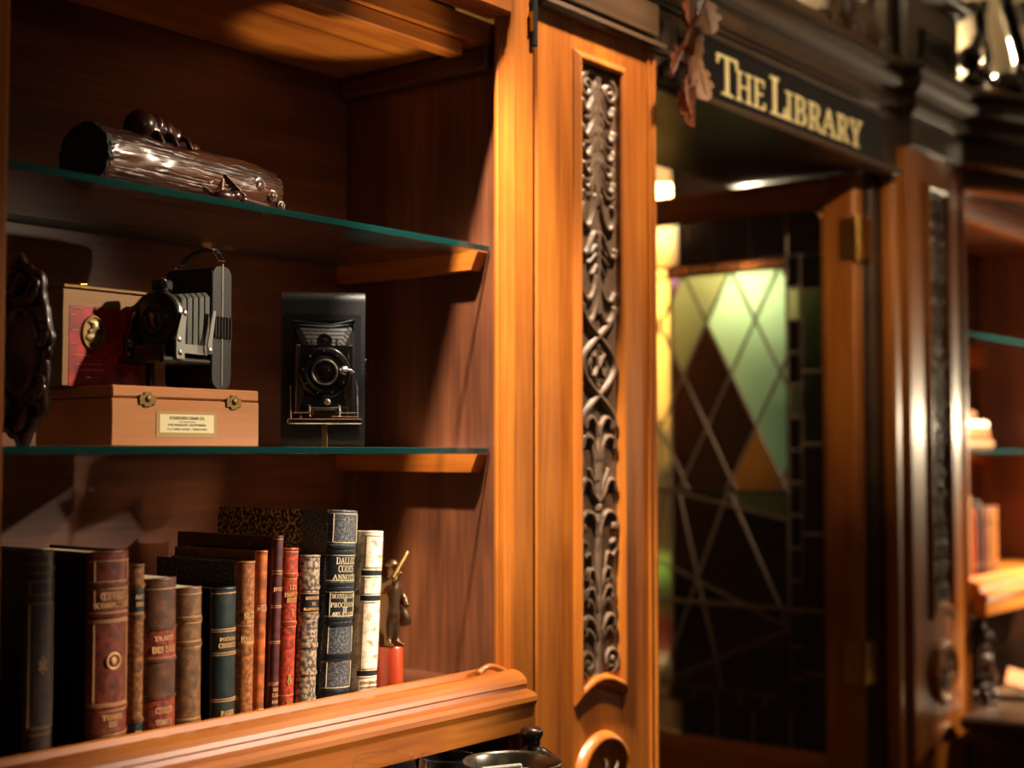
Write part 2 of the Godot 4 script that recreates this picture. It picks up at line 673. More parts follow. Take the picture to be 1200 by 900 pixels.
func materials() -> void:
	# three woods: the mahogany of the facade, the plainer wood lining the cabinets, the walnut of the cornice; each with upright and level grain
	var mahogany_low := Color(0.51, 0.255, 0.062)
	var mahogany_high := Color(0.79, 0.47, 0.145)
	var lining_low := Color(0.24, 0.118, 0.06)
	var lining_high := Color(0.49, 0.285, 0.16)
	var face := wood_texture(3, mahogany_low, mahogany_high)
	var face_x := wood_texture(9, mahogany_low, mahogany_high, true)
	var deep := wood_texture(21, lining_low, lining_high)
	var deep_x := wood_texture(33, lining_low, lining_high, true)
	var dark_x := wood_texture(57, Color(0.19, 0.13, 0.078), Color(0.35, 0.25, 0.155), true)
	var pale_x := wood_texture(45, Color(0.66, 0.43, 0.23), Color(0.80, 0.57, 0.34), true, 0.8)
	var bump := blotch_texture(50, 0.05, Color(0, 0, 0), Color(1, 1, 1), 1.2)
	var fine := blotch_texture(51, 0.25, Color(0, 0, 0), Color(1, 1, 1), 1.5)
	coat(relief(mat("mahogany_upright", Color.WHITE, 0.42, 0, face, 1.0, true), bump, 0.02), 0.35, 0.22)
	coat(relief(mat("mahogany_level", Color.WHITE, 0.42, 0, face_x, 1.0, true), bump, 0.02), 0.35, 0.22)
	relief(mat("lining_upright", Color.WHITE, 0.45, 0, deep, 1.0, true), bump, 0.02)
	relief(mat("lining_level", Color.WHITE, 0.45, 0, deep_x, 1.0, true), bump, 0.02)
	coat(relief(mat("walnut", Color.WHITE, 0.42, 0, dark_x, 1.0, true), bump, 0.02), 0.35, 0.22)
	mat("cigar_ply", Color(0.72, 0.74, 0.56), 0.6, 0, pale_x, 1.2)
	coat(relief(mat("carved_wood", Color(0.47, 0.37, 0.285), 0.52, 0, blotch_texture(60, 0.06, Color(0.7, 0.66, 0.62), Color(1, 1, 1)), 2.0), fine, 0.03), 0.12, 0.3)
	coat(mat("carved_dark", Color(0.16, 0.085, 0.06), 0.3), 0.5, 0.15)
	coat(mat("carved_black", Color(0.07, 0.055, 0.05), 0.22), 0.7, 0.1)
	mat("plaster_cream", Color(0.86, 0.79, 0.64), 0.9, 0, blotch_texture(61, 0.02, Color(0.93, 0.93, 0.93), Color(1, 1, 1)), 0.6, true)
	mat("plaster_yellow", Color(0.90, 0.72, 0.38), 0.9)
	mat("wall_brown", Color(0.28, 0.2, 0.15), 0.8)
	mat("carpet", Color(0.22, 0.12, 0.1), 0.95, 0, blotch_texture(62, 0.2, Color(0.7, 0.7, 0.7), Color(1, 1, 1)), 2.0, true)
	mat("ceiling_white", Color(0.6, 0.55, 0.48), 0.9)
	mat("black_paint", Color(0.11, 0.108, 0.105), 0.35)
	mat("black_metal", Color(0.02, 0.02, 0.02), 0.4, 0.6)
	mat("chrome", Color(0.86, 0.86, 0.85), 0.16, 1.0)
	mat("steel_satin", Color(0.8, 0.8, 0.78), 0.3, 1.0)
	mat("brass", Color(0.78, 0.6, 0.3), 0.3, 1.0)
	mat("dull_brass", Color(0.5, 0.4, 0.24), 0.45, 0.9)
	mat("gilt", Color(0.86, 0.68, 0.38), 0.38, 0.7)
	mat("gilt_faded", Color(0.78, 0.58, 0.36), 0.55, 0.3)
	mat("lead", Color(0.50, 0.42, 0.33), 0.45, 0.4)
	var hide := blotch_texture(70, 0.15, Color(0.55, 0.55, 0.55), Color(1, 1, 1), 1.3)
	relief(mat("leatherette", Color(0.14, 0.14, 0.136), 0.5, 0, hide, 6.0), hide, 0.04)
	relief(mat("bellows_cloth", Color(0.30, 0.31, 0.285), 0.6), hide, 0.03)
	relief(mat("bellows_black", Color(0.16, 0.165, 0.16), 0.55), hide, 0.03)
	clear_glass("shelf_glass", Color(0.6, 0.9, 0.85), 0.012)
	clear_glass("shelf_glass_edge", Color(0.05, 0.22, 0.21), 0.65, 0.06)
	clear_glass("thin_glass", Color(0.9, 0.95, 0.93), 0.01)
	var l := mat("lens_glass", Color(0.16, 0.165, 0.17), 0.06)
	l.clearcoat_enabled = true
	l.clearcoat = 1.0
	l.clearcoat_roughness = 0.02
	glow("lamp_white", Color(1.0, 0.9, 0.74), 3.0)


# ---------------------------------------------------------------- lamps
func spot_beam(parent: Node3D, at: Vector3, to: Vector3, energy: float, angle: float, soft: float, size := 0.035, tint := Color(1.0, 0.91, 0.79)) -> void:
	var s := SpotLight3D.new()
	s.name = "spot_beam"
	parent.add_child(s)
	s.position = at - parent.position
	s.look_at_from_position(at, to, Vector3.RIGHT)
	s.light_color = tint
	s.light_energy = energy
	s.spot_range = 12.0
	s.spot_attenuation = 2.0
	s.spot_angle = angle
	s.spot_angle_attenuation = soft
	s.light_size = size
	s.shadow_enabled = true


func spotlight(at: Vector3, to: Vector3, energy: float, angle: float, soft: float, label: String, tint := Color(1.0, 0.91, 0.79)) -> void:
	var t := thing("ceiling_spotlight", label, "spotlight", at + Vector3(0, 0.15, 0), "ceiling spotlights", true)
	var d := (to - at).normalized()
	var turn := Basis(Quaternion(Vector3.UP, -d))
	var b := Shape.new()
	b.lathe(V2([0.02, -0.012, 0.05, -0.012, 0.05, 0.0, 0.02, 0.0]), Vector3(0, 0.0, 0), 20)
	b.tube(V3([0, -0.01, 0, 0, -0.06, 0]), F([0.008]))
	if at.y < 3.0:
		b.tube(V3([0, 0.0, 0, 0, 3.2 - at.y, 0]), F([0.008]))
	part("ceiling_plate", b, M.black_metal, t)
	var h := Shape.new()
	h.xf = Transform3D(turn, Vector3(0, -0.15, 0))
	h.lathe(V2([0.042, 0.012, 0.045, 0.012, 0.045, 0.08, 0.03, 0.105, 0.0, 0.105]), Vector3.ZERO, 20)
	part("housing", h, M.black_metal, t)
	var g := Shape.new()
	g.xf = h.xf
	g.lathe(V2([0.038, 0.008, 0.038, 0.011]), Vector3.ZERO, 20)
	part("lamp_lens", g, M.lamp_white, t)
	spot_beam(t, at + d * 0.012, to, energy, angle, soft, 0.035, tint)


func added_uplight(at: Vector3, to: Vector3, energy: float, angle: float, label: String) -> void:
	var t := thing("added_uplight", label, "added_uplight", at, "added_uplights", true)
	var d := (to - at).normalized()
	var turn := Basis(Quaternion(Vector3.UP, d))
	var b := Shape.new()
	b.lathe(V2([0.035, 0.0, 0.035, 0.012, 0.012, 0.018, 0.01, 0.05]), Vector3.ZERO, 20)
	part("base", b, M.black_metal, t)
	var h := Shape.new()
	h.xf = Transform3D(turn, Vector3(0, 0.06, 0))
	h.lathe(V2([0.02, -0.03, 0.024, -0.03, 0.026, 0.03, 0.022, 0.03]), Vector3.ZERO, 20)
	part("housing", h, M.black_metal, t)
	var g := Shape.new()
	g.xf = h.xf
	g.lathe(V2([0.021, 0.028, 0.021, 0.0315]), Vector3.ZERO, 20)
	part("lamp_lens", g, M.lamp_white, t)
	spot_beam(t, at + Vector3(0, 0.06, 0) + d * 0.036, to, energy, angle, 0.4, 0.02)


# ---------------------------------------------------------------- the room
func room() -> void:
	solid("floor", Shape.new().box(Vector3(-2.2, -0.1, -4.6), Vector3(7.2, 0, 4.6)), M.carpet)
	solid("ceiling", Shape.new().box(Vector3(-2.2, 3.35, -4.6), Vector3(7.2, 3.45, 4.6)), M.ceiling_white)
	solid("wall_left", Shape.new().box(Vector3(-2.2, 0, -0.5), Vector3(-2.1, 3.35, 4.6)), M.wall_brown)
	solid("wall_right", Shape.new().box(Vector3(7.0, 0, -4.6), Vector3(7.1, 3.35, 4.6)), M.wall_brown)
	solid("wall_front", Shape.new().box(Vector3(-2.2, 0, 4.5), Vector3(7.2, 3.35, 4.6)), M.wall_brown)
	var w := struct("wall_back")
	part("wall_panel", Shape.new().box(Vector3(-2.2, 0, -0.5), Vector3(2.12, 3.35, -0.42)), M.wall_brown, w)
	part("wall_panel", Shape.new().box(Vector3(3.712, 0, -0.5), Vector3(7.1, 3.35, -0.42)), M.wall_brown, w)
	part("wall_panel", Shape.new().box(Vector3(2.12, 2.62, -0.5), Vector3(3.712, 3.35, -0.42)), M.plaster_cream, w)
	part("wall_facing", Shape.new().box(Vector3(0.5, 2.56, -0.42), Vector3(6.0, 3.35, -0.12)), M.plaster_cream, w)


# ---------------------------------------------------------------- the near cabinet
func sill_profile() -> PackedVector2Array:
	# x = out from the facade, y = height
	return V2([-0.03, 1.19, -0.03, 1.261, -0.026, 1.2635, -0.022, 1.262, -0.020, 1.254, -0.010, 1.253, -0.006, 1.258, 0.002, 1.260, 0.012, 1.259, 0.022, 1.254, 0.029, 1.247, 0.031, 1.241,
		0.028, 1.238, 0.030, 1.232, 0.036, 1.231, 0.045, 1.229, 0.050, 1.224, 0.051, 1.217, 0.047, 1.210, 0.046, 1.208, 0.0455, 1.206, 0.0455, 1.172, 0.030, 1.168, 0.0, 1.168])


func cabinet_shell() -> void:
	var c := thing("display_cabinet", "mahogany display cabinet holding old folding cameras and leather books", "cabinet", Vector3(1.33, 0.0, 0.0))
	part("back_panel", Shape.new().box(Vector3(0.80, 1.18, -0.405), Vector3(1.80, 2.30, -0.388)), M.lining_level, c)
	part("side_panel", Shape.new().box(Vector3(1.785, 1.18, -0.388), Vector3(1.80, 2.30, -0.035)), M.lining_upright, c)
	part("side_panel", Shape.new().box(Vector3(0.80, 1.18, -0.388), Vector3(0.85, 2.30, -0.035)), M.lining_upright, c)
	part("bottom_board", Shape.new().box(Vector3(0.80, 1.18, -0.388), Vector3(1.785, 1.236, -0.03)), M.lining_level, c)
	part("top_board", Shape.new().box(Vector3(0.80, 2.262, -0.388), Vector3(1.80, 2.30, -0.05)), M.mahogany_level, c)
	# cornice fillet on the side wall and an added batten imitating a band of light
	part("light_band_batten", Shape.new().box(Vector3(0.85, 2.236, -0.092), Vector3(1.72, 2.262, -0.062), 0.003), M.mahogany_level, c)
	part("top_fillet", Shape.new().box(Vector3(1.763, 2.225, -0.385), Vector3(1.785, 2.262, -0.05), 0.004), M.lining_level, c)
	# face frame: stiles with moulded inner edges, head rail
	var st := V2([1.768, -0.037, 1.764, -0.032, 1.763, -0.026, 1.767, -0.021, 1.771, -0.019, 1.771, -0.012, 1.768, -0.009, 1.769, -0.003, 1.774, 0.0, 1.8225, 0.0, 1.824, -0.003, 1.824, -0.037])
	var up := Shape.new()
	up.sweep(st, V3([0, 1.19, 0, 0, 2.42, 0]), Vector3(0, 0, 1))
	part("stile", up, M.mahogany_upright, c)
	var lf := Shape.new()
	lf.box(Vector3(0.72, 1.19, -0.037), Vector3(0.876, 2.42, 0.0), 0.005)
	part("stile", lf, M.mahogany_upright, c)
	var bead := Shape.new()
	bead.tube(V3([1.766, 1.25, -0.0265, 1.766, 2.30, -0.0265]), F([0.0048]), 8)
	part("stile_bead", bead, M.mahogany_upright, c)
	part("head_rail", Shape.new().box(Vector3(0.876, 2.303, -0.05), Vector3(1.771, 2.42, 0.0), 0.004), M.mahogany_level, c)
	var corner := Shape.new()
	corner.bar(Vector3(1.828, 1.72, -0.018), Vector3(0.008, 1.2, 0.024), Basis(), 0.001)
	part("gap_fillet", corner, M.mahogany_upright, c)
	# sill
	var s := Shape.new()
	s.sweep(sill_profile(), V3([0.70, 0, 0, 1.768, 0, 0]), Vector3.UP)
	part("sill_moulding", s, M.mahogany_level, c)
	var chip := Shape.new()
	chip.tube(curve3(V3([1.690, 1.258, -0.008, 1.715, 1.2685, -0.006, 1.742, 1.262, -0.002, 1.765, 1.246, 0.010])), F([0.002, 0.006, 0.007, 0.005]), 8)
	part("sill_stop", chip, M.mahogany_level, c)
	# the dark recess under the sill
	var n := thing("sideboard", "dark sideboard niche below the camera cabinet sill", "sideboard", Vector3(1.1, 0.0, 0.0))
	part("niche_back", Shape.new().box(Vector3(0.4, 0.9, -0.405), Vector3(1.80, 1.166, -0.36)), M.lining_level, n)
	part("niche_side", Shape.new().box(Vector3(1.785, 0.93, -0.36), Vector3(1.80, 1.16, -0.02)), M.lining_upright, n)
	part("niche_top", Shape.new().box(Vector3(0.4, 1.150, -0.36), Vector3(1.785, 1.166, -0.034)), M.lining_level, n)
	part("counter_top", Shape.new().box(Vector3(0.0, 0.89, -0.35), Vector3(1.825, 0.93, 0.42), 0.006), M.walnut, n)
	part("counter_front", Shape.new().box(Vector3(0.05, 0.0, -0.35), Vector3(1.80, 0.89, 0.38), 0.004), M.walnut, n)


func shelves_and_cleats() -> void:
	var c: Node3D = get_node("display_cabinet")
	for y in [1.926, 1.598]:
		# pale battens that carry the glass, with mitred ends
		var keep := part("shelf_batten", _put(Transform3D(Basis(Vector3(0, 0, 1), Vector3(0, 1, 0), Vector3(-1, 0, 0)), Vector3(1.785, 0, 0)), V2([-0.385, y - 0.03, -0.078, y - 0.03, -0.064, y - 0.001, -0.385, y - 0.001]), 0.026), M.mahogany_level, c)
		keep.set_meta("label", "wooden batten under the glass shelf")
		part("shelf_batten", _put(Transform3D(Basis(Vector3(0, 0, 1), Vector3(0, 1, 0), Vector3(-1, 0, 0)), Vector3(0.876, 0, 0)), V2([-0.385, y - 0.03, -0.078, y - 0.03, -0.064, y - 0.001, -0.385, y - 0.001]), 0.026), M.mahogany_level, c)
	glass_shelf(0.852, 1.782, 1.926, -0.382, -0.058, "greenish glass shelf carrying the carved log")
	glass_shelf(0.852, 1.782, 1.598, -0.382, -0.058, "glass shelf carrying the two folding cameras and cigar boxes")


func _put(xf: Transform3D, poly: PackedVector2Array, depth: float) -> Shape:
	var s := Shape.new()
	s.xf = xf
	s.prism(poly, 0.0, depth)
	return s


func glass_shelf(x0: float, x1: float, y: float, z0: float, z1: float, label: String) -> void:
	var t := thing("glass_shelf", label, "shelf", Vector3((x0 + x1) / 2.0, y, (z0 + z1) / 2.0), "glass shelves")
	part("pane", Shape.new().box(Vector3(x0, y, z0), Vector3(x1, y + 0.0095, z1 - 0.002)), M.shelf_glass, t)
	part("polished_edge", Shape.new().box(Vector3(x0, y, z0 - 0.0018), Vector3(x1, y + 0.0095, z0 - 0.0002), 0.0006), M.shelf_glass_edge, t)
	part("polished_edge", Shape.new().box(Vector3(x0, y, z1 - 0.0018), Vector3(x1, y + 0.0095, z1), 0.0006), M.shelf_glass_edge, t)


# ---------------------------------------------------------------- pilasters
# carving heights on a grid, stamped from round-backed strokes; x in mm from the middle, v along the panel (0 top .. 726 bottom, 1.45 mm each)
var ch := PackedFloat32Array()
const CNX := 67
const CNY := 586
const CSX := 1.8
const CSY := 1.8


func stamp(pts: PackedVector2Array, r0: float, r1: float, h0: float, h1: float, cut := false) -> void:
	var line := PackedVector2Array()
	for p in curve2(pts, 8):
		if line.size() > 0:
			var last := line[line.size() - 1]
			var far := Vector2(p.x - last.x, (p.y - last.y) * 1.453).length()
			for k in int(far / 1.2):
				line.append(last.lerp(p, float(k + 1) / (int(far / 1.2) + 1)))
		line.append(p)
	var n := line.size()
	for side in [-1.0, 1.0]:
		for i in n:
			var f := float(i) / (n - 1)
			var r := lerpf(r0, r1, f)
			var h := lerpf(h0, h1, f)
			var x: float = line[i].x * side
			var y := (line[i].y - 74.0) * 1.453
			var i0 := maxi(0, int((x - r + 59.4) / CSX))
			var i1 := mini(CNX - 1, int((x + r + 59.4) / CSX) + 1)
			var j0 := maxi(0, int((y - r) / CSY))
			var j1 := mini(CNY - 1, int((y + r) / CSY) + 1)
			for a in range(i0, i1 + 1):
				for b in range(j0, j1 + 1):
					var dx: float = a * CSX - 59.4 - x
					var dy := b * CSY - y
					var q: float = 1.0 - (dx * dx + dy * dy) / (r * r)
					if q > 0.0:
						var at := a * CNY + b
						if cut:
							ch[at] = minf(ch[at], lerpf(ch[at], h, minf(1.0, q * 1.4)))
						else:
							ch[at] = maxf(ch[at], h * sqrt(q))


func spiral(cx: float, cy: float, r: float, turns: float, start: float, way: float) -> PackedVector2Array:
	var out := PackedVector2Array()
	for i in 15:
		var f := i / 14.0
		var ang := start + way * TAU * turns * f
		var rr := r * (1.0 - 0.72 * f)
		out.append(Vector2(cx + cos(ang) * rr, cy + sin(ang) * rr / 1.453))
	return out


func carve() -> ArrayMesh:
	ch.resize(CNX * CNY)
	ch.fill(0.0)
	# top volutes and the hanging acanthus leaf
	stamp(V2([5, 84, 12, 80, 26, 78, 42, 80]), 6, 8, 5, 7)
	stamp(spiral(34, 98, 21, 1.35, -1.4, 1.0), 7, 4, 7, 6)
	stamp(spiral(34, 99, 5, 0.2, 0, 1), 6.5, 6, 8, 8)
	stamp(V2([0, 80, 0, 120, 0, 160, 0, 200, 0, 238]), 11, 4, 6, 3)
	stamp(V2([3, 150, 7, 190, 6, 215, 0, 240]), 8, 3, 6, 3)
	for lobe in [[112, 42, 7.0], [142, 43, 6.8], [166, 41, 6.2], [186, 38, 5.6], [204, 42, 5.4]]:
		var v: float = lobe[0]
		var w: float = lobe[1]
		stamp(V2([5, v - 20, 13, v - 2, w * 0.62, v + 14, w * 0.95, v + 15, w * 1.12, v + 6]), 6, lobe[2], 6, 8)
		stamp(V2([9, v - 4, w * 0.5, v + 20, w * 0.85, v + 24]), 4, 6, 4, 5)
		stamp(V2([7, v - 14, 16, v + 4, w * 0.7, v + 16]), 1.6, 1.4, 2.5, 3.5, true)
		stamp(V2([10, v - 12, 20, v + 1, w * 0.8, v + 10]), 1.6, 1.4, 3, 4, true)
	stamp(V2([0, 84, 0, 130, 0, 190]), 1.6, 1.2, 3.2, 3.0, true)
	stamp(V2([4.5, 90, 5, 130, 5.5, 190]), 1.4, 1.0, 3.2, 3.0, true)
	# second tier of scrolls
	stamp(V2([8, 228, 14, 250, 28, 265, 44, 262, 48, 248, 42, 238]), 5, 6, 6, 7)
	stamp(spiral(43, 228, 8, 0.8, 1.6, -1), 5, 4, 6, 6)
	stamp(V2([3, 272, 12, 274, 22, 284, 34, 297, 48, 298, 52, 290]), 5, 6, 6, 7)
	stamp(V2([0, 276, 0, 300, 0, 335]), 8, 5, 7, 6)
	for s in [[292, 24], [303, 28], [316, 18]]:
		stamp(V2([3, s[0] - 6, s[1] * 0.6, s[0], s[1], s[0] + 6]), 4, 4, 5, 6)
	stamp(V2([4, 325, 10, 338, 22, 350, 38, 352, 50, 343]), 4.5, 6, 5, 7)
	stamp(V2([3, 338, 8, 360, 18, 375, 33, 377, 44, 367, 46, 360]), 4.5, 6, 5, 7)
	stamp(V2([1, 330, 2, 350, 3, 368]), 6, 4, 6, 5)
	# the interlaced ribbons round a rosette
	var rib := PackedVector2Array()
	for i in 19:
		var v := 360.0 + 140.0 * i / 18.0
		rib.append(Vector2(49.0 * cos(PI * (v - 430.0) / 70.0), v))
	stamp(rib, 6.5, 6.5, 7.5, 7.5)
	stamp(V2([0, 403, 0, 430, 0, 458]), 4, 4, 3, 3)
	stamp(V2([0, 404, 14, 418, 24, 430, 14, 443, 0, 457]), 5, 5, 4, 4)
	for s in [[10, 421], [10, 439]]:
		stamp(V2([3, 430, s[0], s[1], s[0] + 6, s[1] + (s[1] - 430) * 0.4]), 5, 6, 6, 7)
	stamp(V2([0, 429, 0, 431]), 5, 5, 9, 9)
	for s in [[19, 416], [19, 444], [6, 410], [6, 450]]:
		stamp(V2([s[0], s[1], s[0] + 1, s[1]]), 2.5, 2.5, 0, 0, true)
	# rising sprays
	stamp(V2([2, 512, 8, 500, 20, 492, 33, 494, 40, 504]), 5, 6, 6, 7)
	stamp(V2([0, 500, 0, 540, 0, 592]), 5, 4, 6, 5)
	stamp(V2([6, 540, 12, 524, 25, 515, 42, 516, 49, 527]), 4.5, 6.5, 5, 7)
	stamp(V2([4, 565, 9, 545, 16, 532, 18, 520]), 3.5, 3, 5, 5)
	stamp(V2([2, 590, 14, 582, 26, 568, 42, 566, 51, 577]), 5, 6, 6, 7)
	stamp(V2([4, 588, 12, 570, 22, 560, 27, 553]), 3.5, 4, 5, 6)
	stamp(V2([0, 596, 0, 599]), 7, 7, 8, 8)
	# lower plume
	stamp(V2([1, 632, 8, 616, 20, 605, 38, 604, 51, 612, 50, 622, 41, 622]), 5, 5, 6, 7)
	stamp(V2([44, 619, 42, 620]), 6, 6, 7, 7)
	stamp(V2([0, 606, 3, 618, 1, 634]), 4, 3, 5, 5)
	stamp(V2([18, 668, 26, 652, 42, 655, 52, 645, 46, 637, 38, 640]), 3, 5, 5, 6)
	stamp(V2([0, 636, 0, 665, 0, 720, 0, 792]), 7, 9, 6, 5)
	for s in [[668, 31, 5.6], [690, 35, 6.2], [724, 41, 6.8]]:
		var v: float = s[0]
		var w: float = s[1]
		stamp(V2([4, v + 36, 10, v + 16, w * 0.62, v + 3, w, v + 4, w * 1.12, v + 14]), 5, s[2], 5, 7.5)
		stamp(V2([6, v + 44, 14, v + 26, w * 0.75, v + 16, w * 0.95, v + 22]), 4, 6, 4, 5)
		stamp(V2([6, v + 34, 14, v + 18, w * 0.7, v + 9, w * 0.95, v + 12]), 1.5, 1.4, 2.5, 4, true)
		stamp(V2([8, v + 36, 17, v + 20, w * 0.7, v + 13]), 1.5, 1.4, 2.5, 4, true)
	stamp(V2([4, 648, 5, 700, 5, 780]), 1.4, 1.2, 3, 3, true)
	stamp(V2([4, 792, 14, 796, 30, 797]), 5, 5, 5, 6)
	stamp(spiral(35, 778, 22, 1.4, 1.3, -1), 6, 4, 6.5, 6)
	stamp(V2([35, 777, 36, 778]), 6, 6, 8, 8)
	# the stippled ground
	var noise := FastNoiseLite.new()
	noise.seed = 5
	noise.frequency = 0.35
	for a in CNX:
		for b in CNY:
			var at := a * CNY + b
			ch[at] += noise.get_noise_2d(a * CSX, b * CSY) * (0.7 if ch[at] < 0.8 else 0.18)
	var st := SurfaceTool.new()
	st.begin(Mesh.PRIMITIVE_TRIANGLES)
	st.set_smooth_group(0)
	for a in CNX:
		for b in CNY:
			st.add_vertex(Vector3((a * CSX - 59.4) / 1000.0, 0.527 - b * CSY / 1000.0, ch[a * CNY + b] * 1.05 / 1000.0))
	for a in CNX - 1:
		for b in CNY - 1:
			var p := a * CNY + b
			for k in [p, p + CNY, p + CNY + 1, p, p + CNY + 1, p + 1]:
				st.add_index(k)
	st.generate_normals()
	return st.commit()


# leafy sprig in a round medallion
func medallion_leaf() -> Shape:
	var s := Shape.new()
	for k in 5:
		var ang := deg_to_rad(90.0 + (k - 2) * 38.0)
		var d := Vector3(cos(ang), sin(ang), 0)
		var side := Vector3(-d.y, d.x, 0) * (0.012 if k > 2 else -0.012 if k < 2 else 0.0)
		s.tube(curve3(V3([0, -0.03, 0.002, d.x * 0.02, -0.02 + d.y * 0.02, 0.006, d.x * 0.04 + side.x * 0.4, -0.02 + d.y * 0.045, 0.009, d.x * 0.046 + side.x, -0.022 + d.y * 0.058, 0.005])), F([0.003, 0.007, 0.008, 0.008, 0.007, 0.006, 0.0035]), 8, 0.7, Vector3(0, 0, 1))
	for sgn in [-1.0, 1.0]:
		s.tube(curve3(V3([0, -0.034, 0.002, 0.02 * sgn, -0.042, 0.005, 0.036 * sgn, -0.03, 0.006, 0.03 * sgn, -0.02, 0.004])), F([0.004, 0.006, 0.006, 0.004]), 8, 0.7, Vector3(0, 0, 1))
	s.ball(Vector3(0, -0.035, 0.004), Vector3(0.009, 0.009, 0.007))
	return s


func pilasters() -> void:
	var carved := carve()
	var leaf := medallion_leaf().mesh()
	for spec in [[2.012, "mahogany pilaster with tall carved leaf panel beside the camera cabinet"], [3.527, "mahogany pilaster with tall carved leaf panel between the doorway and bow fronted cabinet"]]:
		var x: float = spec[0]
		var t := thing("carved_pilaster", spec[1], "pilaster", Vector3(x, 0, 0), "carved pilasters")
		var b := Shape.new()
		# board with rounded edges; open behind the carved panel
		b.box(Vector3(x - 0.180, 0.0, -0.06), Vector3(x - 0.060, 2.36, 0.0), 0.004)
		b.box(Vector3(x + 0.060, 0.0, -0.06), Vector3(x + 0.176, 2.36, 0.0), 0.006)
		b.box(Vector3(x - 0.062, 2.266, -0.06), Vector3(x + 0.062, 2.36, 0.0))
		b.box(Vector3(x - 0.062, 0.0, -0.06), Vector3(x + 0.062, 1.222, 0.0))
		b.box(Vector3(x - 0.062, 1.2, -0.06), Vector3(x + 0.062, 2.28, -0.006))
		part("board", b, M.mahogany_upright, t)
		var bead := Shape.new()
		bead.tube(V3([x + 0.155, 0.9, 0.001, x + 0.155, 2.35, 0.001]), F([0.0035]), 8)
		bead.tube(V3([x + 0.172, 0.9, 0.0, x + 0.172, 2.35, 0.0]), F([0.006]), 8)
		part("edge_bead", bead, M.mahogany_upright, t)
		# raised frame, arched at its foot
		var path := PackedVector3Array()
		path.append(Vector3(x - 0.0595, 2.266, 0))
		path.append(Vector3(x - 0.0595, 1.206, 0))
		for i in range(1, 8):
			var f := i / 8.0
			path.append(Vector3(x - 0.0595 + 0.119 * f, 1.206 + 0.016 * sin(PI * f), 0))
		path.append(Vector3(x + 0.0595, 1.206, 0))
		path.append(Vector3(x + 0.0595, 2.266, 0))
		var fr := Shape.new()
		fr.sweep(V2([0.0, -0.008, 0.0, 0.005, 0.002, 0.008, 0.005, 0.010, 0.008, 0.010, 0.016, 0.004, 0.0185, 0.002, 0.0185, -0.004]), path, Vector3(0, 0, 1), true)
		part("panel_frame", fr, M.mahogany_upright, t)
		var cp := same("carved_panel", carved, M.carved_wood, t, Transform3D(Basis(), Vector3(0, 1.739, -0.0055)))
		cp.set_meta("label", "grey-brown acanthus carving")
		# medallion
		var ring := Shape.new()
		ring.lathe(V2([0.052, 0.0, 0.054, 0.006, 0.058, 0.009, 0.061, 0.008, 0.064, 0.012, 0.070, 0.016, 0.076, 0.013, 0.080, 0.006, 0.082, 0.0]), Vector3(x, 1.045, 0.0), 40, Basis(Vector3.RIGHT, PI / 2), 1.0, false)
		ring.lathe(V2([0.053, -0.001, 0.053, 0.003]), Vector3(x, 1.045, 0.0), 40, Basis(Vector3.RIGHT, PI / 2))
		var md := part("medallion", ring, M.mahogany_upright, t)
		same("leaf_carving", leaf, M.carved_wood, md, Transform3D(Basis(), Vector3(0, 1.045, 0.003)))
		# arched head of the lower panel
		var arch := PackedVector3Array()
		for i in 11:
			var f := i / 10.0
			arch.append(Vector3(x - 0.075 + 0.15 * f, 0.855 + 0.05 * sin(PI * f), 0))
		part("lower_arch", Shape.new().sweep(V2([0.0, -0.004, 0.0, 0.010, -0.006, 0.014, -0.014, 0.006, -0.016, -0.004]), arch, Vector3(0, 0, 1)), M.mahogany_upright, t)


# ---------------------------------------------------------------- entablature over pilasters, doorway and the bow front
func cornice_profile() -> PackedVector2Array:
	return V2([-0.08, 2.440, 0.000, 2.440, 0.002, 2.446, 0.010, 2.449, 0.012, 2.456, 0.008, 2.462, 0.008, 2.482, 0.014, 2.486, 0.022, 2.490, 0.032, 2.498, 0.037, 2.508, 0.036, 2.518,
		0.030, 2.526, 0.030, 2.531, 0.044, 2.535, 0.046, 2.548, 0.040, 2.556, -0.08, 2.556])


func plan_path() -> PackedVector3Array:
	# over the near pilaster, back over the door, out over the far pilaster, then the bow
	var p := V3([1.835, 0, 0.02, 2.195, 0, 0.02, 2.195, 0, -0.02, 3.345, 0, -0.02, 3.345, 0, 0.02, 3.70, 0, 0.02])
	for i in range(1, 15):
		var f := i / 16.0
		p.append(Vector3(3.70 + 1.2 * f, 0, 0.02 + 0.19 * pow(sin(PI * f), 0.8)))
	return p


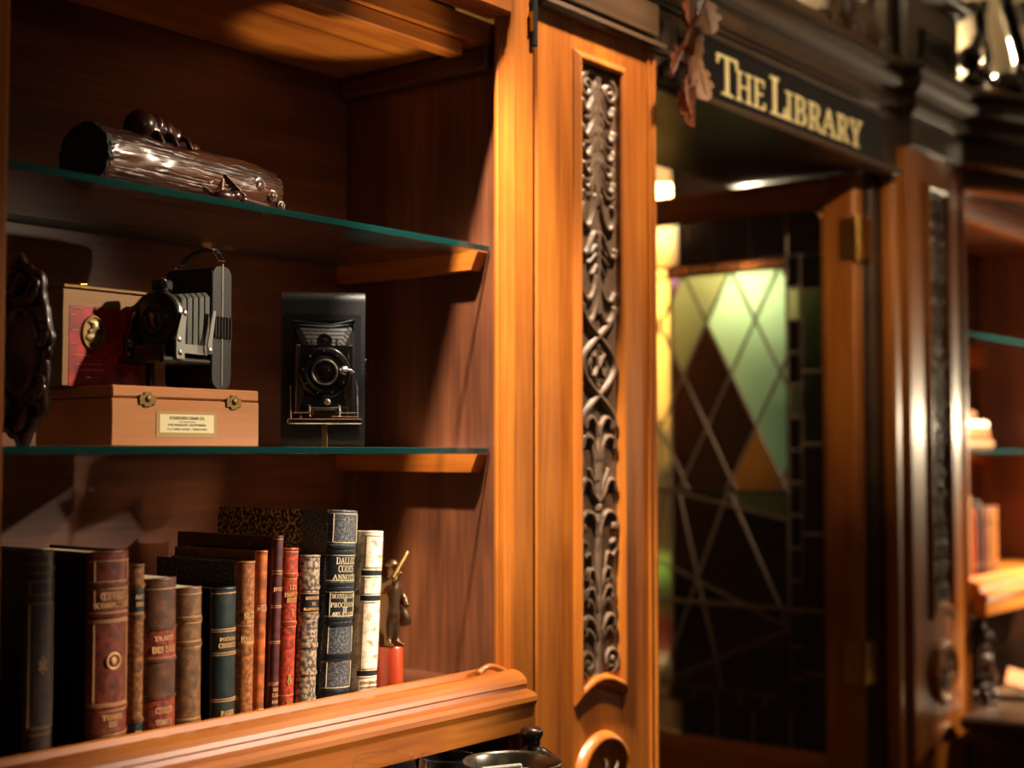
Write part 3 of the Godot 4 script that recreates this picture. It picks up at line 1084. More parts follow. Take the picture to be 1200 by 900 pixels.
func entablature() -> void:
	var e := struct("trim_1")
	part("cornice", Shape.new().sweep(cornice_profile(), plan_path(), Vector3.UP), M.walnut, e)
	# frieze boards
	part("frieze_board", Shape.new().box(Vector3(1.835, 2.36, -0.06), Vector3(2.19, 2.442, 0.012), 0.002), M.walnut, e)
	part("frieze_board", Shape.new().box(Vector3(3.35, 2.36, -0.06), Vector3(3.70, 2.442, 0.012), 0.002), M.walnut, e)
	part("frieze_board", Shape.new().box(Vector3(2.19, 2.28, -0.10), Vector3(3.35, 2.442, -0.026), 0.002), M.walnut, e)
	# frieze of the bow front, in three steps
	var bow := PackedVector3Array()
	for i in 16:
		var f := i / 16.0
		bow.append(Vector3(3.70 + 1.2 * f, 0, 0.0 + 0.17 * pow(sin(PI * f), 0.8)))
	part("bow_frieze", Shape.new().sweep(V2([-0.03, 2.375, 0.004, 2.375, 0.004, 2.442, -0.03, 2.442]), bow, Vector3.UP), M.walnut, e)
	part("bow_moulding", Shape.new().sweep(V2([-0.03, 2.355, 0.004, 2.355, 0.014, 2.362, 0.014, 2.370, 0.004, 2.376, -0.03, 2.376]), bow, Vector3.UP), M.mahogany_upright, e)
	part("bow_frieze", Shape.new().sweep(V2([-0.04, 2.318, -0.004, 2.318, -0.004, 2.356, -0.04, 2.356]), bow, Vector3.UP), M.walnut, e)
	part("bow_moulding", Shape.new().sweep(V2([-0.04, 2.295, -0.004, 2.295, 0.007, 2.300, 0.008, 2.311, -0.004, 2.318, -0.04, 2.318]), bow, Vector3.UP), M.mahogany_upright, e)
	# neck moulding over the near pilaster, running on towards the sign
	part("neck_moulding", Shape.new().sweep(V2([0.0, 2.332, 0.012, 2.334, 0.018, 2.341, 0.016, 2.349, 0.008, 2.354, 0.0, 2.356]), V3([1.834, 0, 0.0, 2.185, 0, 0.0, 2.30, 0, 0.0]), Vector3.UP), M.walnut, e)
	# small raised panel beside the sign
	var p := part("raised_panel", Shape.new().box(Vector3(2.225, 2.290, -0.028), Vector3(2.305, 2.425, -0.018), 0.006), M.walnut, e)
	part("raised_field", Shape.new().box(Vector3(2.238, 2.303, -0.02), Vector3(2.292, 2.412, -0.012), 0.004), M.walnut, p)
	# pier over the far pilaster, with a framed carving and a cap
	var q := struct("trim_2")
	part("pier", Shape.new().box(Vector3(3.32, 2.556, -0.10), Vector3(3.645, 2.75, 0.02), 0.003), M.walnut, q)
	part("pier_cap", Shape.new().sweep(V2([-0.1, 2.735, 0.0, 2.735, 0.012, 2.742, 0.02, 2.752, 0.034, 2.758, 0.036, 2.775, -0.1, 2.775]), V3([3.32, 0, -0.10, 3.32, 0, 0.02, 3.645, 0, 0.02, 3.645, 0, -0.10]), Vector3.UP), M.walnut, q)
	var f := part("carving_frame", Shape.new().sweep(V2([0.0, 0.0, 0.0, 0.010, 0.006, 0.012, 0.012, 0.004, 0.012, 0.0]), V3([3.405, 2.650, 0.02, 3.405, 2.594, 0.02, 3.552, 2.594, 0.02, 3.552, 2.650, 0.02]), Vector3(0, 0, 1), true), M.walnut, q)
	var cv := Shape.new()
	for i in 4:
		cv.tube(curve3(V3([3.415 + i * 0.034, 2.600, 0.021, 3.425 + i * 0.034, 2.63, 0.026, 3.44 + i * 0.034, 2.642, 0.025, 3.444 + i * 0.034, 2.625, 0.022])), F([0.004, 0.006, 0.006, 0.004]), 6)
	part("leaf_carving", cv, M.walnut, f)
	# two narrow jambs of the doorway
	var j := struct("trim_3")
	part("jamb", Shape.new().box(Vector3(2.19, 0.0, -0.16), Vector3(2.215, 2.28, -0.03), 0.004), M.mahogany_upright, j)
	part("jamb", Shape.new().box(Vector3(3.285, 0.0, -0.05), Vector3(3.322, 2.29, -0.012), 0.008), M.mahogany_upright, j)
	part("jamb", Shape.new().box(Vector3(3.238, 0.0, -0.078), Vector3(3.352, 2.29, -0.050), 0.004), M.walnut, j)
	part("lintel", Shape.new().box(Vector3(2.215, 2.282, -0.42), Vector3(3.71, 2.34, -0.062), 0.003), M.walnut, j)


# ---------------------------------------------------------------- doorway and leaded glass door
func cut_by(polys: Array, p: Vector2, d: Vector2) -> Array:
	# every polygon cut along the line p + t d
	var out := []
	var n := Vector2(-d.y, d.x).normalized()
	var far := 5.0
	var dd := d.normalized()
	for sgn in [-1.0, 1.0]:
		var half := PackedVector2Array([p - dd * far, p + dd * far, p + dd * far + n * far * sgn, p - dd * far + n * far * sgn])
		for poly in polys:
			for r in Geometry2D.intersect_polygons(poly, half):
				if absf(_area(r)) > 2e-5:
					out.append(r)
	return out


func _area(r: PackedVector2Array) -> float:
	var s := 0.0
	for i in r.size():
		s += r[i].cross(r[(i + 1) % r.size()])
	return s / 2.0


func _rect(x0: float, y0: float, x1: float, y1: float) -> PackedVector2Array:
	return PackedVector2Array([Vector2(x0, y0), Vector2(x1, y0), Vector2(x1, y1), Vector2(x0, y1)])


func doorway() -> void:
	# the open door stands square to the facade at x = 3.2; a = distance from the facade
	var d := struct("door_1", Vector3(3.2, 0, -0.06))
	var put := Transform3D(Basis(Vector3(0, 0, -1), Vector3(0, 1, 0), Vector3(1, 0, 0)), Vector3(3.2, 0, 0))   # local x -> -z, y -> y, z -> x
	var wood: Material = M.mahogany_upright
	var s := Shape.new()
	s.xf = put
	s.box(Vector3(0.065, 0.01, -0.022), Vector3(0.150, 2.275, 0.022), 0.006)
	part("stile", s, wood, d)
	s = Shape.new()
	s.xf = put
	s.box(Vector3(0.885, 0.01, -0.022), Vector3(0.985, 2.275, 0.022), 0.006)
	part("stile", s, wood, d)
	s = Shape.new()
	s.xf = put
	s.box(Vector3(0.150, 2.205, -0.021), Vector3(0.885, 2.275, 0.021), 0.006)
	part("rail", s, M.mahogany_level, d)
	s = Shape.new()
	s.xf = put
	s.box(Vector3(0.150, 0.56, -0.021), Vector3(0.885, 0.868, 0.021), 0.006)
	part("rail", s, M.mahogany_level, d)
	s = Shape.new()
	s.xf = put
	s.box(Vector3(0.150, 0.01, -0.012), Vector3(0.885, 0.56, 0.012), 0.004)
	part("lower_panel", s, M.mahogany_level, d)
	# bead round the glass, rounded at the top
	var path := PackedVector3Array()
	for q in [[0.152, 0.87], [0.152, 2.16], [0.158, 2.185], [0.178, 2.203], [0.883, 2.203], [0.883, 0.87]]:
		path.append(put * Vector3(q[0], q[1], -0.012))
	var bead := Shape.new()
	for i in path.size():
		bead.tube(PackedVector3Array([path[i], path[(i + 1) % path.size()]]), F([0.005]), 6)
	part("glazing_bead", bead, M.mahogany_upright, d)
	# brass hinges on the hinge edge
	for y in [2.115, 1.1, 0.3]:
		var h := Shape.new()
		h.tube(V3([3.176, y - 0.055, -0.058, 3.176, y + 0.055, -0.058]), F([0.007]), 10)
		h.box(Vector3(3.172, y - 0.05, -0.10), Vector3(3.179, y + 0.05, -0.058), 0.001)
		h.box(Vector3(3.176, y - 0.05, -0.06), Vector3(3.236, y + 0.05, -0.048), 0.001)
		part("hinge", h, M.brass, d)
	# glass
	var cols := {
		"clear": stained("glass_pale", Color(0.93, 0.95, 0.85), 0.12), "green": stained("glass_green", Color(0.70, 0.86, 0.66), 0.35), "sage": stained("glass_sage", Color(0.40, 0.42, 0.27), 0.35),
		"blue": stained("glass_blue", Color(0.30, 0.40, 0.72), 0.3), "violet": stained("glass_violet", Color(0.50, 0.36, 0.55), 0.3), "amber": stained("glass_amber", Color(0.72, 0.45, 0.17), 0.3),
		"brown": stained("glass_brown", Color(0.22, 0.12, 0.05), 0.25), "dark": stained("glass_dark", Color(0.07, 0.045, 0.03), 0.15), "red": stained("glass_red", Color(0.62, 0.12, 0.10), 0.25), "moss": stained("glass_moss", Color(0.16, 0.20, 0.09), 0.3),
	}
	var panes := []      # [polygon, colour]
	# outer border of larger pieces, inner border of short dark pieces
	var ys := [0.87, 1.06, 1.215, 1.40, 1.62, 1.80, 2.00, 2.09]
	for i in ys.size() - 1:
		panes.append([_rect(0.152, ys[i], 0.222, ys[i + 1]), ["dark", "dark", "brown", "brown", "moss", "moss", "dark"][i]])
		panes.append([_rect(0.813, ys[i], 0.883, ys[i + 1]), "brown"])
	for i in 7:
		var a0 := 0.152 + 0.731 * i / 7.0
		panes.append([_rect(a0, 2.09, a0 + 0.731 / 7.0, 2.203), "clear" if a0 > 0.55 else "dark"])
		panes.append([_rect(maxf(a0, 0.222), 0.87, minf(a0 + 0.731 / 7.0, 0.813), 0.96), "clear" if a0 > 0.55 else "dark"])
	for i in 14:
		var y0 := 0.96 + 1.13 * i / 14.0
		panes.append([_rect(0.222, y0, 0.258, y0 + 1.13 / 14.0), "dark" if i % 3 != 0 else "sage" if i > 6 else "brown"])
	for i in 8:
		var a0 := 0.258 + 0.555 * i / 8.0
		panes.append([_rect(a0, 2.062, a0 + 0.555 / 8.0, 2.09), "clear" if a0 > 0.58 else "brown"])
		panes.append([_rect(a0, 0.96, a0 + 0.555 / 8.0, 0.995), "clear" if a0 > 0.58 else "dark"])
	# the picture: a pale lattice above, a broken dark landscape below
	var upper := [_rect(0.258, 1.50, 0.813, 2.062)]
	for k in range(-8, 12):
		upper = cut_by(upper, Vector2(0.347 + 0.142 * k, 1.935), Vector2(0.071, 0.135))
		upper = cut_by(upper, Vector2(0.347 + 0.142 * k, 1.935), Vector2(-0.071, 0.135))
	upper = cut_by(upper, Vector2(0.597, 1.0), Vector2(0, 1))
	for r in upper:
		var c := Vector2.ZERO
		for p in r:
			c += p
		c /= r.size()
		var col := "green"
		if c.y > 2.03 and c.x < 0.597:
			col = "blue" if c.x < 0.50 else "violet"
		elif c.x > 0.597:
			col = "clear"
		elif c.x > 0.46:
			col = "sage" if c.y > 1.83 else "brown"
		elif c.x > 0.40 and c.y < 1.80:
			col = "sage" if c.y > 1.7 else "brown"
		elif c.y < 1.60:
			col = "amber" if c.x < 0.35 else "brown"
		panes.append([r, col])
	var lower := [_rect(0.258, 0.995, 0.813, 1.50)]
	for ln in [[0.26, 1.215, 1.0, 0.0], [0.35, 1.35, 0.5, 1.0], [0.45, 1.45, -0.4, 1.0], [0.60, 1.30, 0.9, 0.35], [0.40, 1.10, 1.0, -0.45], [0.55, 1.40, 0.25, 1.0], [0.30, 1.44, 1.0, 0.2], [0.68, 1.2, -0.2, 1.0]]:
		lower = cut_by(lower, Vector2(ln[0], ln[1]), Vector2(ln[2], ln[3]))
	lower = cut_by(lower, Vector2(0.597, 1.0), Vector2(0, 1))
	var n := 0
	for r in lower:
		var c := Vector2.ZERO
		for p in r:
			c += p
		c /= r.size()
		n += 1
		var col: String = ["dark", "brown", "dark", "dark"][n % 4]
		if c.x > 0.597:
			col = "clear"
		elif c.y > 1.40 and c.x < 0.40:
			col = "red" if c.y < 1.46 else "sage"
		elif c.y > 1.35:
			col = "brown"
		panes.append([r, col])
	var came := Shape.new()
	came.xf = put
	var seen := {}
	for pn in panes:
		var poly: PackedVector2Array = pn[0]
		var g := Shape.new()
		g.xf = put
		var grown := Geometry2D.offset_polygon(poly, -0.0015)
		if grown.is_empty():
			continue
		g.prism(grown[0], -0.0015, 0.0015)
		part("glass_pane", g, cols[pn[1]], d)
		for i in poly.size():
			var A := poly[i]
			var B := poly[(i + 1) % poly.size()]
			var key := "%d_%d" % [int(round((A.x + B.x) * 500)), int(round((A.y + B.y) * 500))]
			if seen.has(key) or A.distance_to(B) < 0.006:
				continue
			seen[key] = true
			came.bar(Vector3((A.x + B.x) / 2.0, (A.y + B.y) / 2.0, 0), Vector3(A.distance_to(B), 0.0075, 0.008), Basis(Vector3(0, 0, 1), (B - A).angle()), 0.0016)
			var kv := "v%d_%d" % [int(round(A.x * 300)), int(round(A.y * 300))]
			if not seen.has(kv):
				seen[kv] = true
				came.ball(Vector3(A.x, A.y, 0), Vector3(0.0055, 0.0055, 0.0045), Basis(), 4)
	came.bar(Vector3(0.52, 1.214, -0.006), Vector3(0.73, 0.010, 0.008), Basis(), 0.002)
	part("lead_came", came, M.lead, d)


func back_room() -> void:
	var w := struct("wall_behind")
	part("wall_panel", Shape.new().box(Vector3(5.0, 0, -4.5), Vector3(5.08, 3.35, -0.5)), M.plaster_yellow, w)
	part("wall_panel", Shape.new().box(Vector3(2.05, 0, -4.5), Vector3(2.12, 3.35, -0.5)), M.wall_brown, w)
	part("wall_panel", Shape.new().box(Vector3(2.05, 0, -4.58), Vector3(5.08, 3.35, -4.5)), M.wall_brown, w)
	part("chair_rail", Shape.new().box(Vector3(4.96, 0.51, -4.5), Vector3(5.0, 0.62, -0.5), 0.008), M.mahogany_level, w)
	part("picture_rail", Shape.new().box(Vector3(4.965, 2.37, -4.5), Vector3(5.0, 2.43, -0.5), 0.008), M.mahogany_level, w)
	# a dark partition closes the view past the lamp
	var p := struct("wall_partition")
	part("partition", Shape.new().box(Vector3(4.25, 0, -1.255), Vector3(4.31, 2.9, -0.5), 0.004), M.wall_brown, p)
	# added lamp whose pale shade makes the leaded lattice glow
	var t := thing("added_floor_lamp", "added tall pale shaded lamp that makes the leaded glass door glow", "lamp", Vector3(3.85, 0, -0.72))
	part("base", Shape.new().lathe(V2([0.14, 0.0, 0.14, 0.015, 0.03, 0.03, 0.012, 0.05]), Vector3(3.85, 0, -0.72), 24), M.dull_brass, t)
	part("pole", Shape.new().tube(V3([3.85, 0.03, -0.72, 3.85, 1.52, -0.72]), F([0.011]), 10), M.dull_brass, t)
	var sh := Shape.new()
	sh.lathe(V2([0.20, 1.50, 0.15, 2.05, 0.147, 2.05, 0.197, 1.50]), Vector3(3.85, 0, -0.72), 28, Basis(), 1.0, false)
	part("lamp_shade", sh, glow("lamp_shade_pale", Color(0.84, 0.90, 0.82), 0.14), t)
	omni(t, Vector3(3.85, 2.12, -0.72), 0.2, 0.03)
	# pendant in the room behind
	var q := thing("pendant_lamp", "cream glass pendant lamp seen over the open leaded door", "lamp", Vector3(4.50, 2.50, -1.47))
	part("lamp_shade", Shape.new().lathe(V2([0.03, 2.68, 0.10, 2.64, 0.15, 2.58, 0.145, 2.575, 0.095, 2.63, 0.028, 2.67]), Vector3(4.50, 0.0, -1.47), 28, Basis(), 1.0, false), glow("lamp_shade_cream", Color(1.0, 0.80, 0.50), 0.9), q)
	part("cord", Shape.new().tube(V3([4.50, 2.67, -1.47, 4.50, 3.35, -1.47]), F([0.004])), M.black_metal, q)
	omni(q, Vector3(4.50, 2.55, -1.47), 4.5, 0.06)
	# potted plant on a white pedestal
	var st := thing("pedestal", "white painted square pedestal against the yellow wall", "pedestal", Vector3(4.72, 0, -1.60))
	var ps := Shape.new()
	ps.box(Vector3(4.56, 0.0, -1.76), Vector3(4.88, 0.06, -1.44), 0.006)
	ps.box(Vector3(4.60, 0.06, -1.72), Vector3(4.84, 0.78, -1.48), 0.004)
	ps.box(Vector3(4.57, 0.78, -1.75), Vector3(4.87, 0.82, -1.45), 0.006)
	part("block", ps, mat("white_paint", Color(0.85, 0.80, 0.72), 0.6), st)
	var pot := thing("potted_topiary", "round green topiary in a red pot on the white pedestal", "plant", Vector3(4.72, 0.82, -1.60))
	part("pot", Shape.new().lathe(V2([0.075, 0.0, 0.095, 0.13, 0.105, 0.13, 0.105, 0.155, 0.09, 0.155]), Vector3(4.72, 0.82, -1.60), 24), mat("red_glaze", Color(0.62, 0.06, 0.06), 0.3), pot)
	var lf := Shape.new()
	for i in 90:
		var y := 1.0 - 2.0 * (i + 0.5) / 90.0
		var ang := i * 2.399963
		var dir := Vector3(sqrt(1.0 - y * y) * cos(ang), y, sqrt(1.0 - y * y) * sin(ang))
		lf.ball(Vector3(4.72, 1.09, -1.60) + dir * 0.085, Vector3(0.022, 0.03, 0.022), Basis(), 4)
	lf.tube(V3([4.72, 0.95, -1.60, 4.72, 1.09, -1.60]), F([0.012]))
	part("foliage", lf, mat("leaf_green", Color(0.42, 0.60, 0.24), 0.6), pot)
	# a dark bust against the wall
	var b := thing("wall_bracket_bust", "dark bust on a small bracket on the yellow wall", "bust", Vector3(4.93, 1.40, -1.74))
	var bs := Shape.new()
	bs.blobs([[Vector3(4.90, 1.66, -1.72), Vector3(0.05, 0.065, 0.05)], [Vector3(4.90, 1.56, -1.72), Vector3(4.90, 1.62, -1.72), 0.03, 0.025], [Vector3(4.91, 1.51, -1.80), Vector3(4.91, 1.51, -1.64), 0.03, 0.03]], 0.012, 0.03)
	part("head", bs, mat("bronze_dark", Color(0.2, 0.13, 0.08), 0.4, 0.5), b)
	part("bracket", Shape.new().box(Vector3(4.85, 1.45, -1.82), Vector3(5.0, 1.485, -1.62), 0.006), M.walnut, b)


func omni(parent: Node3D, at: Vector3, energy: float, size: float) -> void:
	var o := OmniLight3D.new()
	o.name = "lamp_glow"
	parent.add_child(o)
	o.position = at - parent.position
	o.light_color = Color(1.0, 0.9, 0.74)
	o.light_energy = energy
	o.omni_range = 12.0
	o.omni_attenuation = 2.0
	o.light_size = size
	o.shadow_enabled = true


# ---------------------------------------------------------------- books
func leather(called: String, c: Color, sd: int, worn := 0.45, rough := 0.42) -> StandardMaterial3D:
	if M.has(called):
		return M[called]
	var key := "hide_%d" % (sd % 3)
	if not M.has(key):
		M[key] = blotch_texture(100 + sd % 3, [0.035, 0.06, 0.02][sd % 3], Color(worn, worn, worn), Color(1, 1, 1), 1.7)
	var m := mat(called, c, rough, 0, M[key], 7.0 + sd % 3)
	if not M.has("hide_fine"):
		M["hide_fine"] = blotch_texture(110, 0.2, Color(0, 0, 0), Color(1, 1, 1), 1.4)
	relief(m, M["hide_fine"], 0.02)
	return m


func spine_z(x: float, w: float) -> float:
	var f := clampf(absf(x) / (w / 2.0), 0.0, 1.0)
	return -0.16 * w * f * f - (0.004 * f * f * f * f)


# a strip of spine between two heights, standing out by lift
func spine_strip(s: Shape, w: float, y0: float, y1: float, lift: float, deep := 0.0015, reach := 1.0) -> void:
	var poly := PackedVector2Array()
	var n := 12
	for i in n + 1:
		var x := -w / 2.0 * reach + w * reach * i / n
		poly.append(Vector2(x, -(spine_z(x, w) + lift)))
	for i in n + 1:
		var x := w / 2.0 * reach - w * reach * i / n
		poly.append(Vector2(x, -(spine_z(x, w) + lift - deep)))
	var keep := s.xf
	s.xf = keep * Transform3D(Basis(Vector3.RIGHT, Vector3(0, 0, -1), Vector3.UP), Vector3.ZERO)
	s.prism(poly, y0, y1, true)
	s.xf = keep


# spec: x, z, w, h, d, lean, spine, board, bands, lines, labels [[y0, y1, material]], texts [[string, y, height, width share]], label, corner
func book(spec: Dictionary) -> Node3D:
	var w: float = spec.w
	var h: float = spec.h
	var d: float = spec.d
	var t := thing("old_book", spec.label, "book", Vector3(spec.x, spec.get("y", 1.2365) + w / 2.0 * sin(deg_to_rad(spec.get("lean", 0.0))), spec.z), spec.get("group", "old books on the cabinet floor"), true)
	t.rotation = spec.get("turn", Vector3(0, 0, -deg_to_rad(spec.get("lean", 0.0))))
	var hinge := -0.16 * w - 0.005
	for sgn in [-1.0, 1.0]:
		var b := Shape.new()
		b.box(Vector3(sgn * w / 2.0 - (0.003 if sgn > 0 else 0.0), 0.0, hinge - d), Vector3(sgn * w / 2.0 + (0.003 if sgn < 0 else 0.0), h, hinge), 0.0008)
		var bd := part("cover_board", b, spec.board, t)
		if spec.has("corner"):
			var q := Shape.new()
			q.box(Vector3(sgn * w / 2.0 - 0.0006, -0.0003, hinge - spec.corner), Vector3(sgn * w / 2.0 + 0.0006, h + 0.0003, hinge + 0.001), 0.0003)
			part("leather_quarter", q, spec.spine, bd)
	var pg := Shape.new()
	pg.box(Vector3(-w / 2.0 + 0.0032, 0.003, hinge - d + 0.004), Vector3(w / 2.0 - 0.0032, h - spec.get("inset", 0.004), hinge + 0.002))
	part("page_block", pg, M.pages, t)
	var sp := Shape.new()
	spine_strip(sp, w, 0.0, h, 0.0, 0.003)
	# rolled caps at head and foot
	var cap := PackedVector3Array()
	for i in 9:
		var x := -w / 2.0 + w * i / 8.0
		cap.append(Vector3(x * 0.97, h - 0.001, spine_z(x, w) - 0.0016))
	sp.tube(cap, F([0.0014, 0.0022, 0.0024, 0.0026, 0.0026, 0.0026, 0.0024, 0.0022, 0.0014]), 6)
	var spine := part("spine", sp, spec.spine, t)
	for y in spec.get("bands", []):
		var rb := Shape.new()
		spine_strip(rb, w, h * y - 0.0022, h * y + 0.0022, 0.0021)
		part("raised_band", rb, spec.get("band_mat", spec.spine), spine)
	for l in spec.get("labels", []):
		var lb := Shape.new()
		spine_strip(lb, w, h * l[0], h * l[1], 0.0004, 0.0012, 0.96)
		part("title_label", lb, l[2], spine)
	if spec.has("lines"):
		var ln := Shape.new()
		for y in spec.lines:
			spine_strip(ln, w, h * y - 0.0005, h * y + 0.0005, 0.0008 + spec.get("line_lift", 0.0), 0.0008, 0.97)
		for fr in spec.get("frames", []):
			for sgn in [-1.0, 1.0]:
				var x: float = sgn * w * 0.40
				ln.box(Vector3(x - 0.0005, h * fr[0], spine_z(x, w) + 0.0002), Vector3(x + 0.0005, h * fr[1], spine_z(x, w) + 0.0011))
		part("gilt_tooling", ln, spec.get("line_mat", M.gilt_faded), spine).set_meta("kind", "stuff")
	for x in spec.get("texts", []):
		var ww: float = w * x[3]
		var tx := letters(x[0], x[2], ww, 0.0005, true, x.size() < 5, w)
		same("lettering", tx, spec.get("text_mat", spec.get("line_mat", M.gilt_faded)), spine, Transform3D(Basis(), Vector3(0, h * x[1], 0)))
	return t


func books() -> void:
	mat("pages", Color(0.86, 0.78, 0.62), 0.9, 0, blotch_texture(120, 0.2, Color(0.75, 0.72, 0.68), Color(1, 1, 1)), 9.0)
	var cloth_black := leather("cloth_black", Color(0.07, 0.055, 0.05), 1)
	var marbled := mat("marbled_paper", Color.WHITE, 0.6, 0, blotch_texture(122, 0.05, Color(0.06, 0.04, 0.028), Color(0.74, 0.58, 0.34), 5.0, 142.0, 256), 10.0)
	var marbled_dark := mat("marbled_black", Color.WHITE, 0.6, 0, blotch_texture(123, 0.08, Color(0.03, 0.028, 0.028), Color(0.45, 0.38, 0.30), 6.0, 165.0, 256), 10.0)
	var green := leather("leather_green", Color(0.10, 0.155, 0.12), 2, 0.6)
	var red_label := leather("label_red", Color(0.62, 0.24, 0.12), 1, 0.6)
	var green_label := leather("label_green", Color(0.07, 0.16, 0.10), 2, 0.6)
	var black_label := leather("label_black", Color(0.05, 0.045, 0.045), 0, 0.6)
	var calf := mat("mottled_calf", Color.WHITE, 0.5, 0, blotch_texture(124, 0.055, Color(0.20, 0.15, 0.12), Color(0.70, 0.58, 0.44), 2.6, 128.0), 9.0)
	var vellum := mat("stained_vellum", Color.WHITE, 0.55, 0, blotch_texture(125, 0.03, Color(0.60, 0.46, 0.33), Color(0.96, 0.89, 0.76), 3.0, 80.0), 7.0)
	var grey := mat("scuffed_black_leather", Color.WHITE, 0.5, 0, blotch_texture(126, 0.09, Color(0.10, 0.10, 0.11), Color(0.42, 0.41, 0.40), 2.2, 132.0), 9.0)
	var G: Material = M.gilt_faded
	var dim := mat("gilt_rubbed", Color(0.50, 0.36, 0.20), 0.6, 0.2)
	book({"x": 0.951, "z": -0.036, "w": 0.038, "h": 0.251, "d": 0.17, "spine": leather("leather_umber", Color(0.24, 0.15, 0.10), 0, 0.4), "board": cloth_black,
		"lines": [0.985, 0.94, 0.9, 0.86, 0.80, 0.76, 0.20, 0.17, 0.03], "frames": [[0.20, 0.76], [0.80, 0.86]], "line_mat": dim, "texts": [["*", 0.48, 0.02, 0.3]],
		"label": "tall black-brown book with tooled frame lines, standing by the thin green-labelled book"})
	book({"x": 0.986, "z": -0.075, "w": 0.022, "h": 0.228, "d": 0.14, "spine": leather("leather_fawn", Color(0.42, 0.30, 0.16), 1), "board": cloth_black, "bands": [0.8, 0.6], "labels": [[0.64, 0.78, green_label], [0.52, 0.58, green_label]],
		"lines": [0.63, 0.79], "line_mat": dim, "label": "thin fawn book with dark green labels set back between two tall books"})
	book({"x": 1.046, "z": -0.034, "w": 0.058, "h": 0.245, "d": 0.16, "spine": leather("leather_russet", Color(0.50, 0.20, 0.10), 0, 0.55), "board": leather("cover_oxblood", Color(0.10, 0.03, 0.025), 2), "bands": [0.835, 0.69, 0.245, 0.13],
		"lines": [0.955, 0.855, 0.82, 0.705, 0.67, 0.66, 0.265, 0.255, 0.23, 0.115, 0.04], "frames": [[0.275, 0.65], [0.72, 0.815], [0.86, 0.95]], "texts": [["ŒUVRES", 0.785, 0.009, 0.6], ["COMPLÈTES", 0.745, 0.008, 0.75], ["TOME", 0.20, 0.006, 0.5], ["III", 0.165, 0.006, 0.2]],
		"extra": "ring", "label": "wide russet leather book with a small gilt ring on its spine"})
	var last: Node3D = get_child(get_child_count() - 1)
	var rg := Shape.new()
	rg.lathe(V2([0.0075, 0.0, 0.009, 0.001, 0.0105, 0.0]), Vector3(0, 0.115, 0.0006), 24, Basis(Vector3.RIGHT, PI / 2), 1.0, false)
	rg.ball(Vector3(0, 0.115, 0.0006), Vector3(0.004, 0.005, 0.0008), Basis(), 6)
	part("gilt_ring", rg, G, last.get_node("spine"))
	book({"x": 1.0875, "z": -0.040, "w": 0.022, "h": 0.226, "d": 0.15, "spine": leather("leather_tan", Color(0.60, 0.36, 0.15), 1), "board": cloth_black, "bands": [0.89, 0.72, 0.17], "labels": [[0.75, 0.87, green_label], [0.05, 0.155, green_label]],
		"lines": [0.74, 0.88, 0.16, 0.04], "texts": [["ART", 0.83, 0.005, 0.6], ["DES", 0.79, 0.005, 0.5], ["II", 0.1, 0.006, 0.4]], "label": "thin tan book with two green spine labels"})
	book({"x": 1.125, "z": -0.038, "w": 0.050, "h": 0.207, "d": 0.15, "inset": 0.0006, "spine": leather("leather_worn_brown", Color(0.42, 0.24, 0.13), 2, 0.35), "board": leather("cover_brown", Color(0.12, 0.06, 0.03), 0), "labels": [[0.53, 0.70, red_label], [0.09, 0.29, red_label]],
		"bands": [0.71, 0.52, 0.30, 0.085], "lines": [0.94, 0.70, 0.53, 0.29, 0.1], "texts": [["TRAITÉ", 0.65, 0.007, 0.6], ["DES LOIS", 0.58, 0.008, 0.7], ["CIVILES", 0.22, 0.007, 0.5], ["TOME II", 0.15, 0.006, 0.5]], "label": "worn brown book with white page tops and two faded red labels"})
	book({"x": 1.1725, "z": -0.042, "w": 0.040, "h": 0.192, "d": 0.14, "inset": 0.0006, "spine": leather("leather_hazel", Color(0.50, 0.33, 0.17), 0, 0.35), "board": cloth_black, "bands": [0.79, 0.63, 0.125], "lines": [0.96, 0.81, 0.77, 0.65, 0.61, 0.145, 0.105, 0.03],
		"label": "plain scuffed hazel brown book with three raised bands"})
	book({"x": 1.2255, "z": -0.038, "w": 0.042, "h": 0.188, "d": 0.15, "spine": green, "board": leather("cloth_bottle", Color(0.06, 0.08, 0.07), 1), "lines": [0.965, 0.72, 0.705, 0.56, 0.545, 0.245, 0.23, 0.07, 0.055], "texts": [["POÉSIES", 0.655, 0.006, 0.6], ["CHOISIES", 0.61, 0.006, 0.65], ["PARIS", 0.15, 0.006, 0.5]], "line_mat": G,
		"label": "dark green cloth book with thin gilt lines"})
	book({"x": 1.2610, "z": -0.040, "w": 0.028, "h": 0.219, "d": 0.17, "spine": leather("leather_ochre", Color(0.72, 0.42, 0.17), 1, 0.6), "board": marbled_dark, "corner": 0.006, "lines": [0.62, 0.52, 0.515], "texts": [["SILEX", 0.68, 0.008, 0.6], ["1885", 0.645, 0.005, 0.4], ["FLEURS DU", 0.54, 0.006, 0.8]], "lean": 0.8,
		"label": "ochre backed book with black marbled boards beside the dark green book"})
	book({"x": 1.2865, "z": -0.044, "w": 0.019, "h": 0.231, "d": 0.17, "spine": leather("leather_apricot", Color(0.78, 0.40, 0.15), 2, 0.7), "board": leather("cover_tawny", Color(0.42, 0.20, 0.08), 2), "lines": [0.69, 0.66, 0.10], "texts": [["MÉMOIRES", 0.675, 0.005, 0.85], ["PARIS", 0.08, 0.005, 0.6]], "lean": 1.5,
		"label": "narrow apricot orange book between ochre and maroon spines"})
